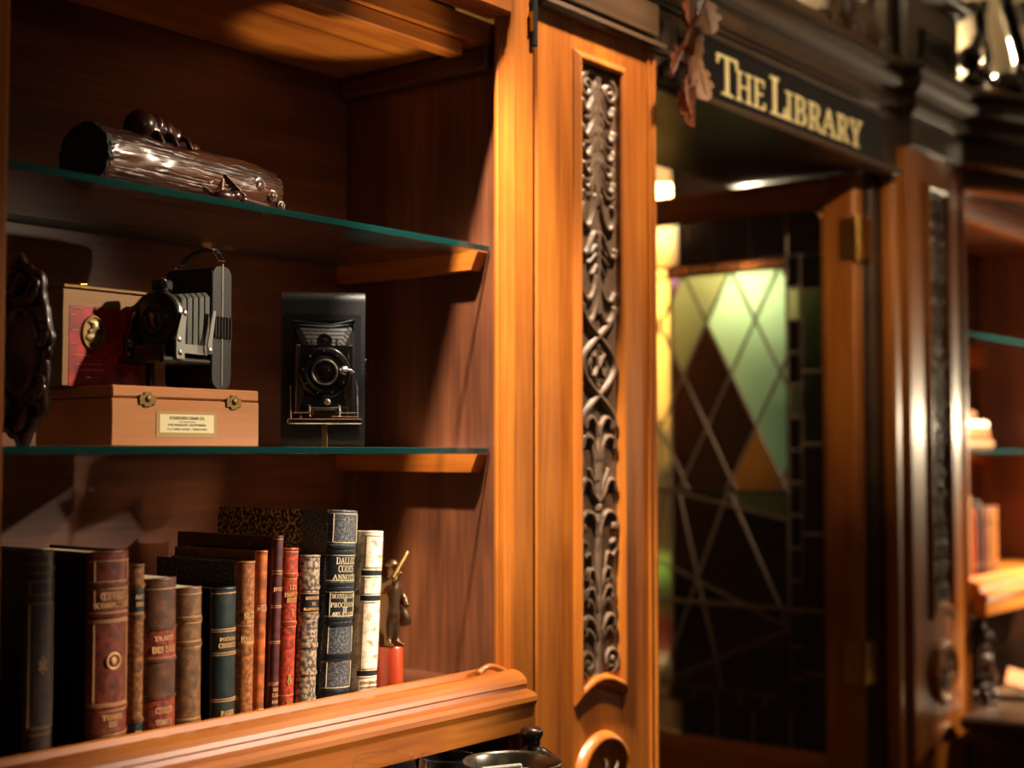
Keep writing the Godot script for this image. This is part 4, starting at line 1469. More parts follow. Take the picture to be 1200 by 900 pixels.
	book({"x": 1.3078, "z": -0.040, "w": 0.018, "h": 0.250, "d": 0.20, "spine": leather("leather_maroon", Color(0.36, 0.13, 0.11), 0, 0.6), "board": leather("cover_chestnut", Color(0.30, 0.13, 0.08), 0), "corner": 0.010, "lines": [0.985, 0.815, 0.80, 0.63, 0.62, 0.44, 0.43, 0.22, 0.21, 0.05],
		"texts": [["JUSTICE", 0.715, 0.006, 0.85], ["DES", 0.185, 0.004, 0.5], ["LOIS", 0.155, 0.005, 0.6], ["PARIS", 0.12, 0.004, 0.6]], "lean": 2.2, "label": "tall narrow maroon book with silvery lines"})
	book({"x": 1.3345, "z": -0.042, "w": 0.030, "h": 0.232, "d": 0.16, "spine": leather("leather_vermilion", Color(0.80, 0.25, 0.09), 1, 0.75), "board": leather("cover_vermilion", Color(0.45, 0.13, 0.06), 1), "bands": [0.845, 0.565], "lines": [0.98, 0.855, 0.835, 0.825, 0.575, 0.545, 0.15, 0.06], "line_mat": M.gilt,
		"texts": [["LES", 0.775, 0.006, 0.4], ["IMPÔTS", 0.735, 0.007, 0.8], ["DROIT", 0.70, 0.006, 0.6], ["5", 0.63, 0.008, 0.14], ["&", 0.24, 0.014, 0.3], ["DU", 0.11, 0.005, 0.3], ["1890", 0.08, 0.005, 0.5]], "lean": 2.2, "label": "bright vermilion red book with gilt title"})
	book({"x": 1.3735, "z": -0.042, "w": 0.036, "h": 0.220, "d": 0.16, "spine": calf, "board": cloth_black, "bands": [0.80, 0.62, 0.44, 0.27, 0.11], "labels": [[0.64, 0.77, black_label]], "lines": [0.645, 0.765], "line_mat": G, "texts": [["HISTOIRE", 0.735, 0.004, 0.7], ["DE", 0.70, 0.004, 0.2], ["NAPOLÉON", 0.67, 0.005, 0.8]], "lean": 2.4,
		"label": "speckled calf book with five raised bands and black label"})
	book({"x": 1.4300, "z": -0.040, "w": 0.058, "h": 0.279, "d": 0.235, "spine": grey, "board": marbled, "corner": 0.050, "bands": [0.815, 0.79, 0.63, 0.605, 0.455, 0.43, 0.275, 0.255, 0.10, 0.08],
		"labels": [[0.645, 0.775, black_label], [0.47, 0.59, black_label]], "lines": [0.985, 0.84, 0.775, 0.648, 0.59, 0.47, 0.245, 0.115], "frames": [[0.84, 0.985], [0.47, 0.59], [0.285, 0.42], [0.12, 0.245]], "line_mat": mat("gilt_pale", Color(0.88, 0.80, 0.62), 0.4, 0.4), "band_mat": mat("band_black", Color(0.09, 0.09, 0.095), 0.35),
		"texts": [["DALLOZ", 0.748, 0.0095, 0.62, 1], ["CODES", 0.708, 0.0095, 0.50, 1], ["ANNOTÉS", 0.669, 0.0095, 0.74, 1], ["NOUVEAU CODE", 0.570, 0.0065, 0.74, 1], ["DE", 0.551, 0.0035, 0.10, 1], ["PROCÉDURE", 0.530, 0.0085, 0.78, 1], ["III", 0.502, 0.008, 0.14], ["ART. 471 A 811", 0.482, 0.005, 0.7]], "lean": 3.4,
		"label": "largest book, black scuffed law code with marbled boards"})
	book({"x": 1.4865, "z": -0.036, "w": 0.043, "h": 0.248, "d": 0.17, "spine": vellum, "board": vellum, "labels": [[0.745, 0.775, black_label], [0.60, 0.63, black_label], [0.17, 0.20, black_label], [0.045, 0.07, black_label]], "lines": [0.975, 0.79, 0.735, 0.64, 0.59, 0.21, 0.16, 0.08], "frames": [[0.79, 0.975], [0.64, 0.735], [0.21, 0.59]], "line_mat": dim,
		"texts": [["PROPRIÉTÉS", 0.135, 0.005, 0.7], ["D'AMÉRIQUE", 0.105, 0.005, 0.7]], "lean": 3.4, "label": "cream vellum book with brown stains and thin black bands"})


# ---------------------------------------------------------------- cigar boxes
func cigar_boxes() -> void:
	var y := 1.6076
	var paper := mat("label_paper", Color(0.90, 0.84, 0.66), 0.8)
	var ink := mat("ink", Color(0.16, 0.12, 0.09), 0.8)
	var cedar := relief(mat("cedar", Color(0.95, 0.94, 0.88), 0.55, 0, wood_texture(77, Color(0.66, 0.40, 0.20), Color(0.80, 0.53, 0.30), true, 0.7), 1.4), M.hide_fine, 0.008)
	var t := thing("cigar_box", "cedar cigar box with paper address label and two brass catches", "box", Vector3(1.207, y, -0.18))
	part("body", Shape.new().box(Vector3(1.0858, y, -0.265), Vector3(1.3295, y + 0.061, -0.10), 0.0015), cedar, t)
	part("lid", Shape.new().box(Vector3(1.0858, y + 0.0618, -0.265), Vector3(1.3295, y + 0.0775, -0.10), 0.0025), cedar, t)
	for x in [1.140, 1.283]:
		var c := Shape.new()
		c.prism(V2([x - 0.012, y + 0.054, x - 0.006, y + 0.054, x - 0.005, y + 0.051, x + 0.005, y + 0.051, x + 0.006, y + 0.054, x + 0.012, y + 0.054, x + 0.013, y + 0.060, x + 0.012, y + 0.066, x + 0.006, y + 0.066, x + 0.005, y + 0.070, x - 0.005, y + 0.070, x - 0.006, y + 0.066, x - 0.012, y + 0.066, x - 0.013, y + 0.060]), -0.0998, -0.0978)
		c.ball(Vector3(x, y + 0.061, -0.098), Vector3(0.0045, 0.0045, 0.003), Basis(), 6)
		part("catch", c, M.dull_brass, t)
	var bl := part("label_border", Shape.new().box(Vector3(1.1545, y + 0.012, -0.0999), Vector3(1.2545, y + 0.046, -0.0995)), mat("label_tape", Color(0.66, 0.52, 0.30), 0.5), t)
	var lb := part("paper_label", Shape.new().box(Vector3(1.160, y + 0.018, -0.0996), Vector3(1.249, y + 0.042, -0.0991)), paper, t)
	for row in [["STANDARD CIGAR CO.", 0.0372, 0.0042, 0.058, true], ["DISTRIBUTORS", 0.0322, 0.0016, 0.026, false], ["LOS ANGELES, CALIFORNIA", 0.0280, 0.0032, 0.062, true], ["712 TOWNE AVENUE - TRINITY 8903", 0.0226, 0.0028, 0.066, false]]:
		same("lettering", letters(row[0], row[2], row[3], 0.0002, false, row[4]), ink, lb, Transform3D(Basis(), Vector3(1.2045, y + row[1], -0.0991) - t.position))
	# the red box on top
	var yy := y + 0.0775
	var r := thing("cigar_box", "red fronted cigar box with brass medallion standing behind the bellows camera", "box", Vector3(1.15, yy, -0.21))
	var ply: Material = M.cigar_ply
	part("body", Shape.new().box(Vector3(1.0640, yy, -0.262), Vector3(1.2100, yy + 0.1255, -0.175), 0.001), ply, r)
	part("lid", Shape.new().box(Vector3(1.0632, yy + 0.1262, -0.263), Vector3(1.2108, yy + 0.1305, -0.172), 0.001), ply, r)
	var red := mat("red_print", Color.WHITE, 0.42, 0, blotch_texture(131, 0.03, Color(0.42, 0.03, 0.03), Color(0.70, 0.09, 0.07), 1.4), 5.0)
	var pp := part("red_paper", Shape.new().box(Vector3(1.0740, yy + 0.0, -0.1752), Vector3(1.1850, yy + 0.104, -0.1744)), red, r)
	var tear := Shape.new()
	for q in [[1.077, 0.101, 0.016], [1.075, 0.092, 0.010], [1.077, 0.072, 0.013], [1.076, 0.055, 0.008], [1.080, 0.040, 0.026], [1.084, 0.029, 0.040], [1.090, 0.022, 0.036], [1.100, 0.012, 0.01], [1.160, 0.035, 0.02]]:
		tear.bar(Vector3(q[0] + q[2] / 2.0, yy + q[1], -0.1741), Vector3(q[2], 0.0011, 0.0012), Basis(Vector3(0, 0, 1), 0.06 * sin(q[1] * 300.0)), 0.0004)
	part("paper_tear", tear, mat("torn_paper", Color(0.80, 0.50, 0.36), 0.8), pp)
	var md := Shape.new()
	md.lathe(V2([0.0195, 0.0, 0.0195, 0.002, 0.0175, 0.003, 0.0165, 0.0015, 0.0, 0.0015]), Vector3(1.1095, yy + 0.070, -0.1745), 32, Basis(Vector3.RIGHT, PI / 2).scaled_local(Vector3(0.92, 1, 1.18)))
	var mdl := part("medallion", md, M.dull_brass, r)
	var hd := Shape.new()
	hd.blobs([[Vector3(1.111, yy + 0.078, -0.1725), Vector3(0.006, 0.0075, 0.003)], [Vector3(1.1085, yy + 0.084, -0.1728), Vector3(0.009, 0.003, 0.0022)], [Vector3(1.109, yy + 0.064, -0.173), Vector3(0.0125, 0.0065, 0.0025)], [Vector3(1.1160, yy + 0.076, -0.1725), Vector3(0.0025, 0.002, 0.002)], [Vector3(1.106, yy + 0.072, -0.1725), Vector3(0.006, 0.004, 0.002)]], 0.0012, 0.002)
	part("portrait_relief", hd, mat("worn_silver_brass", Color(0.62, 0.54, 0.40), 0.4, 0.7), mdl)
	var hg := Shape.new()
	hg.tube(V3([1.088, yy + 0.1315, -0.174, 1.098, yy + 0.1315, -0.174]), F([0.0022]), 8)
	part("hinge", hg, M.brass, r)


# ---------------------------------------------------------------- folding cameras
# pleated bellows from a back rectangle to a front one; sizes as (half width, low y, high y)
func bellows(s: Shape, z0: float, z1: float, b: Vector3, f: Vector3, pleats: int) -> void:
	var rings := []
	var n := pleats * 4
	for i in n + 1:
		var q: float = (floorf(i / 4.0) + [0.0, 0.14, 0.5, 0.86][i % 4]) / pleats
		var o: float = [-0.0065, -0.0008, 0.0, -0.0008][i % 4]
		var hw := lerpf(b.x, f.x, q) + o
		var y0 := lerpf(b.y, f.y, q) - o
		var y1 := lerpf(b.z, f.z, q) + o
		var z := lerpf(z0, z1, q)
		var c := minf(0.006, hw * 0.3)
		rings.append(V3([-hw + c, y0, z, hw - c, y0, z, hw, y0 + c, z, hw, y1 - c, z, hw - c, y1, z, -hw + c, y1, z, -hw, y1 - c, z, -hw, y0 + c, z]))
	for i in n:
		for k in 8:
			s.quad(rings[i][k], rings[i][(k + 1) % 8], rings[i + 1][(k + 1) % 8], rings[i + 1][k])
	for k in range(1, 7):
		s.tri(rings[0][0], rings[0][k + 1], rings[0][k])
		s.tri(rings[n][0], rings[n][k], rings[n][k + 1])
	s.flush(0)


func round_rect(w: float, h: float, r: float, n := 5) -> PackedVector2Array:
	var out := PackedVector2Array()
	for q in [[1, 1, 0.0], [-1, 1, 0.5], [-1, -1, 1.0], [1, -1, 1.5]]:
		for i in n + 1:
			var ang: float = PI * (q[2] + 0.5 * i / n)
			out.append(Vector2(q[0] * (w / 2.0 - r) + cos(ang) * r, q[1] * (h / 2.0 - r) + sin(ang) * r))
	return out


func side_camera() -> void:
	# local: lens towards +z, stands on y = 0
	var t := thing("folding_camera", "black bellows folding camera seen side-on, standing on the cedar cigar box", "camera", Vector3(1.256, 1.6856, -0.142), "", true)
	t.rotation.y = deg_to_rad(-78.0)
	var body := Shape.new()
	body.xf = Transform3D(Basis(Vector3.RIGHT, Vector3(0, 0, -1), Vector3.UP), Vector3(0, 0.0, 0))
	# rounded ends seen from the side: outline in (z, y), pulled across x
	var outline := round_rect(0.040, 0.166, 0.014)
	body.xf = Transform3D(Basis(Vector3(0, 0, 1), Vector3(0, 1, 0), Vector3(-1, 0, 0)), Vector3(0.040, 0.0835, 0))
	body.prism(outline, 0.0, 0.080, true)
	var bd := part("body", body, M.leatherette, t)
	for sgn in [-1.0, 1.0]:
		var ln := Shape.new()
		ln.xf = Transform3D(Basis(Vector3(0, 0, 1), Vector3(0, 1, 0), Vector3(-1, 0, 0)), Vector3(sgn * 0.0403 + 0.0006, 0.087, 0))
		ln.prism(round_rect(0.0026, 0.166, 0.001, 2), 0.0, 0.0012)
		part("chrome_trim", ln, M.steel_satin, bd)
		var gr := Shape.new()
		for k in 6:
			gr.bar(Vector3(sgn * 0.0415, 0.083, -0.0165 + k * 0.0066), Vector3(0.004, 0.030, 0.0040), Basis(), 0.001)
		part("ribbed_grip", gr, M.black_paint, bd)
	# front frame and bellows
	var fr := Shape.new()
	fr.xf = Transform3D(Basis(), Vector3(0, 0.087, 0.019))
	fr.prism(round_rect(0.078, 0.150, 0.006), 0.0, 0.002)
	part("front_plate", fr, M.black_paint, t)
	var be := Shape.new()
	bellows(be, 0.021, 0.076, Vector3(0.0375, 0.040, 0.130), Vector3(0.033, 0.048, 0.122), 5)
	part("bellows", be, M.bellows_cloth, t)
	# bed
	var bed := Shape.new()
	bed.box(Vector3(-0.034, 0.030, 0.020), Vector3(0.034, 0.037, 0.118), 0.003)
	bed.tube(V3([0.034, 0.0345, 0.022, 0.034, 0.0345, 0.116]), F([0.0045]), 8)
	bed.tube(V3([-0.034, 0.0345, 0.022, -0.034, 0.0345, 0.116]), F([0.0045]), 8)
	part("bed", bed, M.black_paint, t)
	var leg := Shape.new()
	leg.bar(Vector3(0.0, 0.015, 0.100), Vector3(0.008, 0.031, 0.003), Basis(), 0.0008)
	part("stand_leg", leg, M.black_metal, t)
	# lens standard: disc, rings, lens
	var ls := Shape.new()
	ls.lathe(V2([0.036, 0.0, 0.036, 0.010, 0.033, 0.013, 0.030, 0.012, 0.022, 0.015, 0.020, 0.020, 0.017, 0.021, 0.015, 0.017]), Vector3(0, 0.090, 0.074), 36, Basis(Vector3.RIGHT, PI / 2))
	var sh := part("shutter", ls, M.black_paint, t)
	part("chrome_ring", Shape.new().lathe(V2([0.0364, 0.001, 0.0372, 0.003, 0.0372, 0.0065, 0.0364, 0.008]), Vector3(0, 0.090, 0.074), 36, Basis(Vector3.RIGHT, PI / 2), 1.0, false), M.steel_satin, sh)
	part("lens", Shape.new().ball(Vector3(0, 0.090, 0.089), Vector3(0.014, 0.014, 0.004)), M.lens_glass, sh)
	var bs := Shape.new()
	bs.box(Vector3(-0.026, 0.036, 0.072), Vector3(0.026, 0.060, 0.080), 0.002)
	bs.bar(Vector3(0.0, 0.046, 0.098), Vector3(0.050, 0.018, 0.006), Basis(), 0.002)
	part("standard", bs, M.black_paint, t)
	# brilliant finder
	var vf := Shape.new()
	vf.box(Vector3(-0.010, 0.127, 0.066), Vector3(0.012, 0.142, 0.088), 0.003)
	part("finder", vf, M.black_paint, t)
	var vc := Shape.new()
	vc.tube(curve3(V3([0.013, 0.126, 0.084, 0.014, 0.132, 0.083, 0.014, 0.140, 0.087, 0.010, 0.143, 0.089])), F([0.0018]), 8)
	part("finder_clip", vc, M.chrome, t)
	# bright struts on both sides
	for sgn in [-1.0, 1.0]:
		var x: float = sgn * 0.0415
		var a := Shape.new()
		var yz := Transform3D(Basis(Vector3(0, 0, 1), Vector3(0, 1, 0), Vector3(-1, 0, 0)), Vector3(x, 0, 0))
		a.xf = yz
		a.prism(V2([0.080, 0.036, 0.096, 0.036, 0.097, 0.062, 0.085, 0.098, 0.080, 0.101, 0.076, 0.098, 0.080, 0.066]), -0.001, 0.001)
		for q in [[0.080, 0.096], [0.091, 0.061], [0.089, 0.044]]:
			a.ball(Vector3(q[0], q[1], 0), Vector3(0.0045, 0.0045, 0.003), Basis(), 6)
		part("strut", a, M.steel_satin, t)
		var b := Shape.new()
		b.xf = Transform3D(yz.basis, Vector3(x - sgn * 0.003, 0, 0))
		b.prism(V2([0.030, 0.044, 0.080, 0.044, 0.090, 0.054, 0.090, 0.063, 0.083, 0.062, 0.076, 0.056, 0.030, 0.056]), -0.001, 0.001)
		part("strut", b, M.steel_satin, t)
		var c := Shape.new()
		c.xf = Transform3D(yz.basis, Vector3(x + sgn * 0.003, 0, 0))
		c.prism(V2([0.027, 0.046, 0.035, 0.046, 0.036, 0.058, 0.025, 0.104, 0.020, 0.104, 0.021, 0.096, 0.027, 0.062]), -0.001, 0.001)
		c.ball(Vector3(0.031, 0.050, 0), Vector3(0.005, 0.005, 0.003), Basis(), 6)
		part("strut", c, M.steel_satin, t)
	# strap on top with its bright buckle
	var sp := Shape.new()
	sp.tube(curve3(V3([-0.030, 0.173, 0, -0.012, 0.186, 0, 0.014, 0.191, 0, 0.034, 0.186, 0])), F([0.006]), 8, 0.3)
	part("carrying_strap", sp, M.leatherette, t)
	var bk := Shape.new()
	for z in [-0.007, 0.007]:
		bk.tube(V3([0.026, 0.191, z, 0.038, 0.174, z]), F([0.0011]), 6)
	bk.tube(V3([0.038, 0.174, -0.007, 0.038, 0.174, 0.007]), F([0.0011]), 6)
	bk.tube(V3([0.026, 0.191, -0.007, 0.026, 0.191, 0.010]), F([0.0011]), 6)
	bk.tube(V3([-0.030, 0.172, -0.006, -0.030, 0.172, 0.006]), F([0.0013]), 6)
	part("buckle", bk, M.chrome, t)
	part("back_latch", Shape.new().lathe(V2([0.010, 0.0, 0.010, 0.004, 0.0, 0.005]), Vector3(-0.0405, 0.150, 0.004), 16, Basis(Vector3(0, 0, 1), PI / 2)), M.brass, t)


func front_camera() -> void:
	var t := thing("folding_camera", "tall black folding camera with chrome fittings and round lens facing outward", "camera", Vector3(1.520, 1.6076, -0.172), "", true)
	t.rotation.y = deg_to_rad(-42.0)
	var W := 0.126
	var H := 0.236
	var b := Shape.new()
	b.xf = Transform3D(Basis(Vector3(0, 0, 1), Vector3(0, 1, 0), Vector3(-1, 0, 0)), Vector3(W / 2.0, H / 2.0, 0))
	b.prism(round_rect(0.044, H, 0.016, 6), 0.0, W, true)
	part("body", b, M.leatherette, t)
	# opening: a frame of raised leather round a dark recess
	var fr := Shape.new()
	fr.sweep(V2([0.0, -0.002, 0.0, 0.004, 0.004, 0.006, 0.008, 0.004, 0.009, -0.002]), V3([-0.047, 0.045, 0.022, -0.047, 0.192, 0.022, 0.047, 0.192, 0.022, 0.047, 0.045, 0.022]), Vector3(0, 0, -1), true)
	part("opening_frame", fr, M.black_paint, t)
	var hn := Shape.new()
	hn.tube(V3([-0.045, 0.190, 0.026, 0.010, 0.184, 0.030, 0.045, 0.192, 0.026]), F([0.0025]), 8, 0.5)
	part("handle_strap", hn, M.leatherette, t)
	var be := Shape.new()
	bellows(be, 0.020, 0.064, Vector3(0.045, 0.050, 0.188), Vector3(0.027, 0.078, 0.150), 6)
	part("bellows", be, M.bellows_black, t)
	# drop bed
	var bed := Shape.new()
	bed.box(Vector3(-0.053, 0.034, 0.020), Vector3(0.053, 0.040, 0.098), 0.0015)
	part("bed", bed, M.black_paint, t)
	var be2 := Shape.new()
	be2.box(Vector3(-0.054, 0.0335, 0.0975), Vector3(0.054, 0.0415, 0.1005), 0.0015)
	part("bed_edge", be2, M.chrome, t)
	var tr := Shape.new()
	for sgn in [-1.0, 1.0]:
		tr.bar(Vector3(sgn * 0.034, 0.043, 0.058), Vector3(0.004, 0.005, 0.078), Basis(), 0.001)
	tr.box(Vector3(-0.046, 0.048, 0.080), Vector3(0.046, 0.051, 0.086), 0.001)
	tr.box(Vector3(0.010, 0.042, 0.086), Vector3(0.048, 0.045, 0.094), 0.001)
	part("track", tr, M.chrome, t)
	# front standard: bright plate edge, black shutter, lens
	var pl := Shape.new()
	pl.xf = Transform3D(Basis(), Vector3(0, 0.106, 0.064))
	pl.prism(round_rect(0.080, 0.090, 0.003, 3), 0.0, 0.003)
	part("standard", pl, M.black_paint, t)
	for sgn in [-1.0, 1.0]:
		var ed := Shape.new()
		ed.bar(Vector3(sgn * 0.0385, 0.101, 0.0675), Vector3(0.006, 0.100, 0.002), Basis(), 0.0006)
		ed.bar(Vector3(sgn * 0.034, 0.078, 0.0675), Vector3(0.008, 0.030, 0.0015), Basis(Vector3(0, 0, 1), sgn * 0.2), 0.0005)
		ed.tube(V3([sgn * 0.049, 0.042, 0.070, sgn * 0.049, 0.090, 0.060]), F([0.0016]), 6)
		ed.tube(V3([sgn * 0.049, 0.090, 0.060, sgn * 0.049, 0.100, 0.030]), F([0.0014]), 6)
		ed.tube(V3([sgn * 0.022, 0.045, 0.074, sgn * 0.022, 0.062, 0.070]), F([0.0024]), 8)
		part("standard_frame", ed, M.chrome, t)
	var shu := Shape.new()
	shu.lathe(V2([0.0385, 0.0, 0.0385, 0.008, 0.036, 0.0105, 0.024, 0.0115, 0.0225, 0.010]), Vector3(0, 0.110, 0.067), 40, Basis(Vector3.RIGHT, PI / 2))
	var sh := part("shutter", shu, coat(mat("shutter_black", Color(0.055, 0.055, 0.06), 0.3), 0.5, 0.15), t)
	var rg := Shape.new()
	rg.lathe(V2([0.0195, 0.008, 0.0195, 0.020, 0.0185, 0.0215, 0.0165, 0.0205, 0.016, 0.014]), Vector3(0, 0.110, 0.067), 36, Basis(Vector3.RIGHT, PI / 2), 1.0, false)
	part("lens_ring", rg, M.steel_satin, sh)
	part("lens", Shape.new().ball(Vector3(0, 0.110, 0.081), Vector3(0.0165, 0.0165, 0.007), Basis(), 14), M.lens_glass, sh)
	var dots := Shape.new()
	for i in 9:
		var ang := TAU * (i + 0.3) / 9.0
		dots.ball(Vector3(cos(ang) * 0.0315, 0.110 + sin(ang) * 0.0315, 0.0785), Vector3(0.0016, 0.0016, 0.001), Basis(), 4)
	part("shutter_screw", dots, M.chrome, sh).set_meta("kind", "stuff")
	var lv := Shape.new()
	lv.lathe(V2([0.0065, 0.0, 0.0065, 0.003, 0.0, 0.0036]), Vector3(0.0285, 0.113, 0.0765), 16, Basis(Vector3.RIGHT, PI / 2))
	lv.tube(curve3(V3([0.0285, 0.113, 0.079, 0.037, 0.113, 0.081, 0.0425, 0.109, 0.080])), F([0.0026, 0.0024, 0.0024]), 8)
	part("shutter_lever", lv, mat("nickel_bright", Color(0.93, 0.92, 0.90), 0.25, 0.9), sh)
	# brilliant finder on top
	var vf := Shape.new()
	vf.lathe(V2([0.0115, 0.0, 0.0115, 0.012, 0.010, 0.0135, 0.009, 0.012]), Vector3(0, 0.1565, 0.064), 24, Basis(Vector3.RIGHT, PI / 2))
	var vp := part("finder", vf, M.black_paint, t)
	part("finder_lens", Shape.new().ball(Vector3(0, 0.1565, 0.0765), Vector3(0.0045, 0.0045, 0.002)), M.lens_glass, vp)
	for sgn in [-1.0, 1.0]:
		var vs := Shape.new()
		vs.tube(V3([sgn * 0.0185, 0.151, 0.068, sgn * 0.0185, 0.160, 0.068]), F([0.0024]), 8)
		part("finder_post", vs, M.steel_satin, vp)
	# distance plate and focusing knob
	var ds := Shape.new()
	ds.box(Vector3(-0.0205, 0.043, 0.089), Vector3(0.0205, 0.058, 0.091), 0.001)
	ds.box(Vector3(-0.017, 0.0465, 0.0905), Vector3(0.017, 0.0550, 0.0918), 0.0006)
	var dp := part("distance_plate", ds, M.chrome, t)
	same("lettering", letters("6 8 10 15 25 50 100", 0.0042, 0.030, 0.0003, false, true), M.black_paint, dp, Transform3D(Basis(), Vector3(0, 0.0508, 0.0918)))
	part("focus_knob", Shape.new().ball(Vector3(0.004, 0.066, 0.086), Vector3(0.005, 0.005, 0.004)), mat("nickel_knob", Color(0.93, 0.92, 0.90), 0.2, 0.8), t)
	var lg := Shape.new()
	lg.bar(Vector3(0.0, 0.017, 0.094), Vector3(0.0085, 0.034, 0.0022), Basis(), 0.0007)
	part("stand_leg", lg, M.dull_brass, t)
	var bu := Shape.new()
	bu.lathe(V2([0.009, 0.0, 0.009, 0.003, 0.0, 0.004]), Vector3(W / 2.0, 0.128, 0.0), 16, Basis(Vector3(0, 0, 1), -PI / 2))
	bu.bar(Vector3(W / 2.0 + 0.002, 0.10, 0.004), Vector3(0.003, 0.026, 0.012), Basis(), 0.001)
	part("side_latch", bu, M.black_metal, t)


# ---------------------------------------------------------------- the carved log
func log_carving() -> void:
	var y := 1.9356
	var a := Vector3(1.072, y, -0.140)
	var e := Vector3(1.395, y, -0.172)
	var t := thing("carved_log", "dark wooden log carved with a beetle, lying on the upper glass shelf", "carving", (a + e) / 2.0)
	var bark_tex := wood_texture(88, Color(0.10, 0.05, 0.03), Color(0.56, 0.37, 0.24), true, 2.4)
	var bark := coat(relief(mat("log_bark", Color(0.66, 0.58, 0.53), 0.38, 0, bark_tex, 3.0), bark_tex, 0.8), 0.5, 0.15)
	var endg := mat("log_end", Color(0.08, 0.055, 0.045), 0.7)
	var noise := FastNoiseLite.new()
	noise.seed = 12
	noise.frequency = 1.0
	var ax := (e - a).normalized()
	var side := ax.cross(Vector3.UP).normalized()
	var n := 46
	var m := 56
	var rings := []
	for i in n + 1:
		var f := float(i) / n
		var ring := PackedVector3Array()
		var taper := 1.0 - 0.06 * f - 0.10 * smoothstep(0.86, 1.0, f)
		for k in m:
			var ang := TAU * k / m
			var r := 1.0 + 0.05 * noise.get_noise_3d(f * 5.0, cos(ang) * 2.2, sin(ang) * 2.2) + 0.055 * noise.get_noise_3d(f * 3.0 + 9.0, cos(ang) * 7.0, sin(ang) * 7.0) + 0.02 * noise.get_noise_3d(f * 14.0, cos(ang) * 16.0, sin(ang) * 16.0)
			if i == 0 or i == n:
				r += 0.06 * noise.get_noise_2d(k * 3.7, i * 5.0)
			var up := sin(ang) * 0.043 * r * taper
			# flattened foot
			up = maxf(up, -0.041)
			ring.append(a + ax * (0.327 * f) + side * cos(ang) * 0.047 * r * taper + Vector3.UP * (0.0412 + up))
		rings.append(ring)
	var s := Shape.new()
	for i in n:
		for k in m:
			s.quad(rings[i][k], rings[i][(k + 1) % m], rings[i + 1][(k + 1) % m], rings[i + 1][k], 1)
	var c0 := a + Vector3(0.002, 0.041, 0)
	var c1 := a + ax * 0.327 + Vector3(0, 0.040, 0)
	for k in m:
		s.tri(c0, rings[0][(k + 1) % m], rings[0][k])
		s.tri(c1, rings[n][k], rings[n][(k + 1) % m])
	s.flush(0)
	var lg := part("log", s, bark, t)
	# dark end disc with ragged splinters
	var cap := Shape.new()
	cap.xf = Transform3D(Basis(side, Vector3.UP, ax), a + Vector3(0, 0.0412, 0))
	var rag := PackedVector2Array()
	for k in 44:
		var ang := TAU * k / 44.0
		var r := 1.0 + 0.07 * noise.get_noise_2d(k * 0.9, 40.0) + 0.03 * noise.get_noise_2d(k * 2.7, 70.0)
		rag.append(Vector2(cos(ang) * 0.047 * r, maxf(sin(ang) * 0.043 * r, -0.041)))
	cap.prism(rag, -0.005, 0.004)
	part("log_end", cap, endg, lg)
	# carved beetle walking along the top
	var lac := coat(mat("lacquered_wood", Color(0.20, 0.095, 0.06), 0.28), 0.8, 0.1)
	var bt := Shape.new()
	var top := a + Vector3.UP * 0.084
	bt.blobs([[top + ax * 0.088 + Vector3(0, 0.012, 0), Vector3(0.020, 0.023, 0.024)], [top + ax * 0.107 + Vector3(0, 0.013, 0.004), Vector3(0.013, 0.020, 0.021)], [top + ax * 0.126 + Vector3(0, 0.010, 0), Vector3(0.017, 0.019, 0.021)],
		[top + ax * 0.143 + Vector3(0, 0.007, 0.003), Vector3(0.012, 0.016, 0.017)], [top + ax * 0.158 + Vector3(0, 0.003, 0), Vector3(0.010, 0.012, 0.013)], [top + ax * 0.098 + side * 0.016 + Vector3(0, 0.002, 0), Vector3(0.010, 0.012, 0.008)], [top + ax * 0.128 + side * 0.016, Vector3(0.010, 0.010, 0.008)]], 0.0022, 0.0035)
	part("beetle_body", bt, lac, t)
	for i in 3:
		for sgn in [-1.0, 1.0]:
			var q := 0.095 + i * 0.026
			var p0: Vector3 = top + ax * q + side * 0.017 * sgn + Vector3(0, 0.005, 0)
			var p1: Vector3 = p0 + side * 0.009 * sgn + Vector3(0, -0.004, 0) + ax * 0.002
			var p2: Vector3 = p0 + side * 0.013 * sgn + Vector3(0, -0.016, 0) + ax * 0.006
			part("beetle_leg", Shape.new().tube(curve3(PackedVector3Array([p0, p1, p2]), 4), F([0.005, 0.0045, 0.004]), 7), lac, t)
	var tail := Shape.new()
	tail.blobs([[top + ax * 0.183 + Vector3(0, -0.002, 0), Vector3(0.013, 0.008, 0.010)], [top + ax * 0.186, top + ax * 0.207 + Vector3(0, -0.008, 0), 0.006, 0.002]], 0.002, 0.004)
	part("beetle_head", tail, coat(mat("lacquer_amber", Color(0.36, 0.16, 0.06), 0.3), 0.7, 0.1), t)
	# front relief: a small lean-to with two sticks, a resting figure and round knots
	var fz := side * 0.045
	var mid := a + ax * 0.20 + fz
	var hut := Shape.new()
	hut.tube(PackedVector3Array([mid + Vector3(-0.026, 0.030, 0.000), mid + Vector3(0.0, 0.048, -0.004)]), F([0.0022]), 7)
	hut.tube(PackedVector3Array([mid + Vector3(-0.008, 0.012, 0.004), mid + Vector3(-0.002, 0.040, 0.0)]), F([0.0022]), 7)
	part("stick", hut, mat("pale_stick", Color(0.62, 0.44, 0.30), 0.4), t)
	var roof := Shape.new()
	roof.bar(mid + Vector3(0.035, 0.022, -0.001), Vector3(0.085, 0.003, 0.010), Basis(Vector3(0, 0, 1), deg_to_rad(-34)), 0.001)
	roof.bar(mid + Vector3(-0.048, 0.030, -0.002), Vector3(0.075, 0.0035, 0.008), Basis(Vector3(0, 0, 1), deg_to_rad(-24)), 0.001)
	part("carved_roof", roof, bark, t)
	var fg := Shape.new()
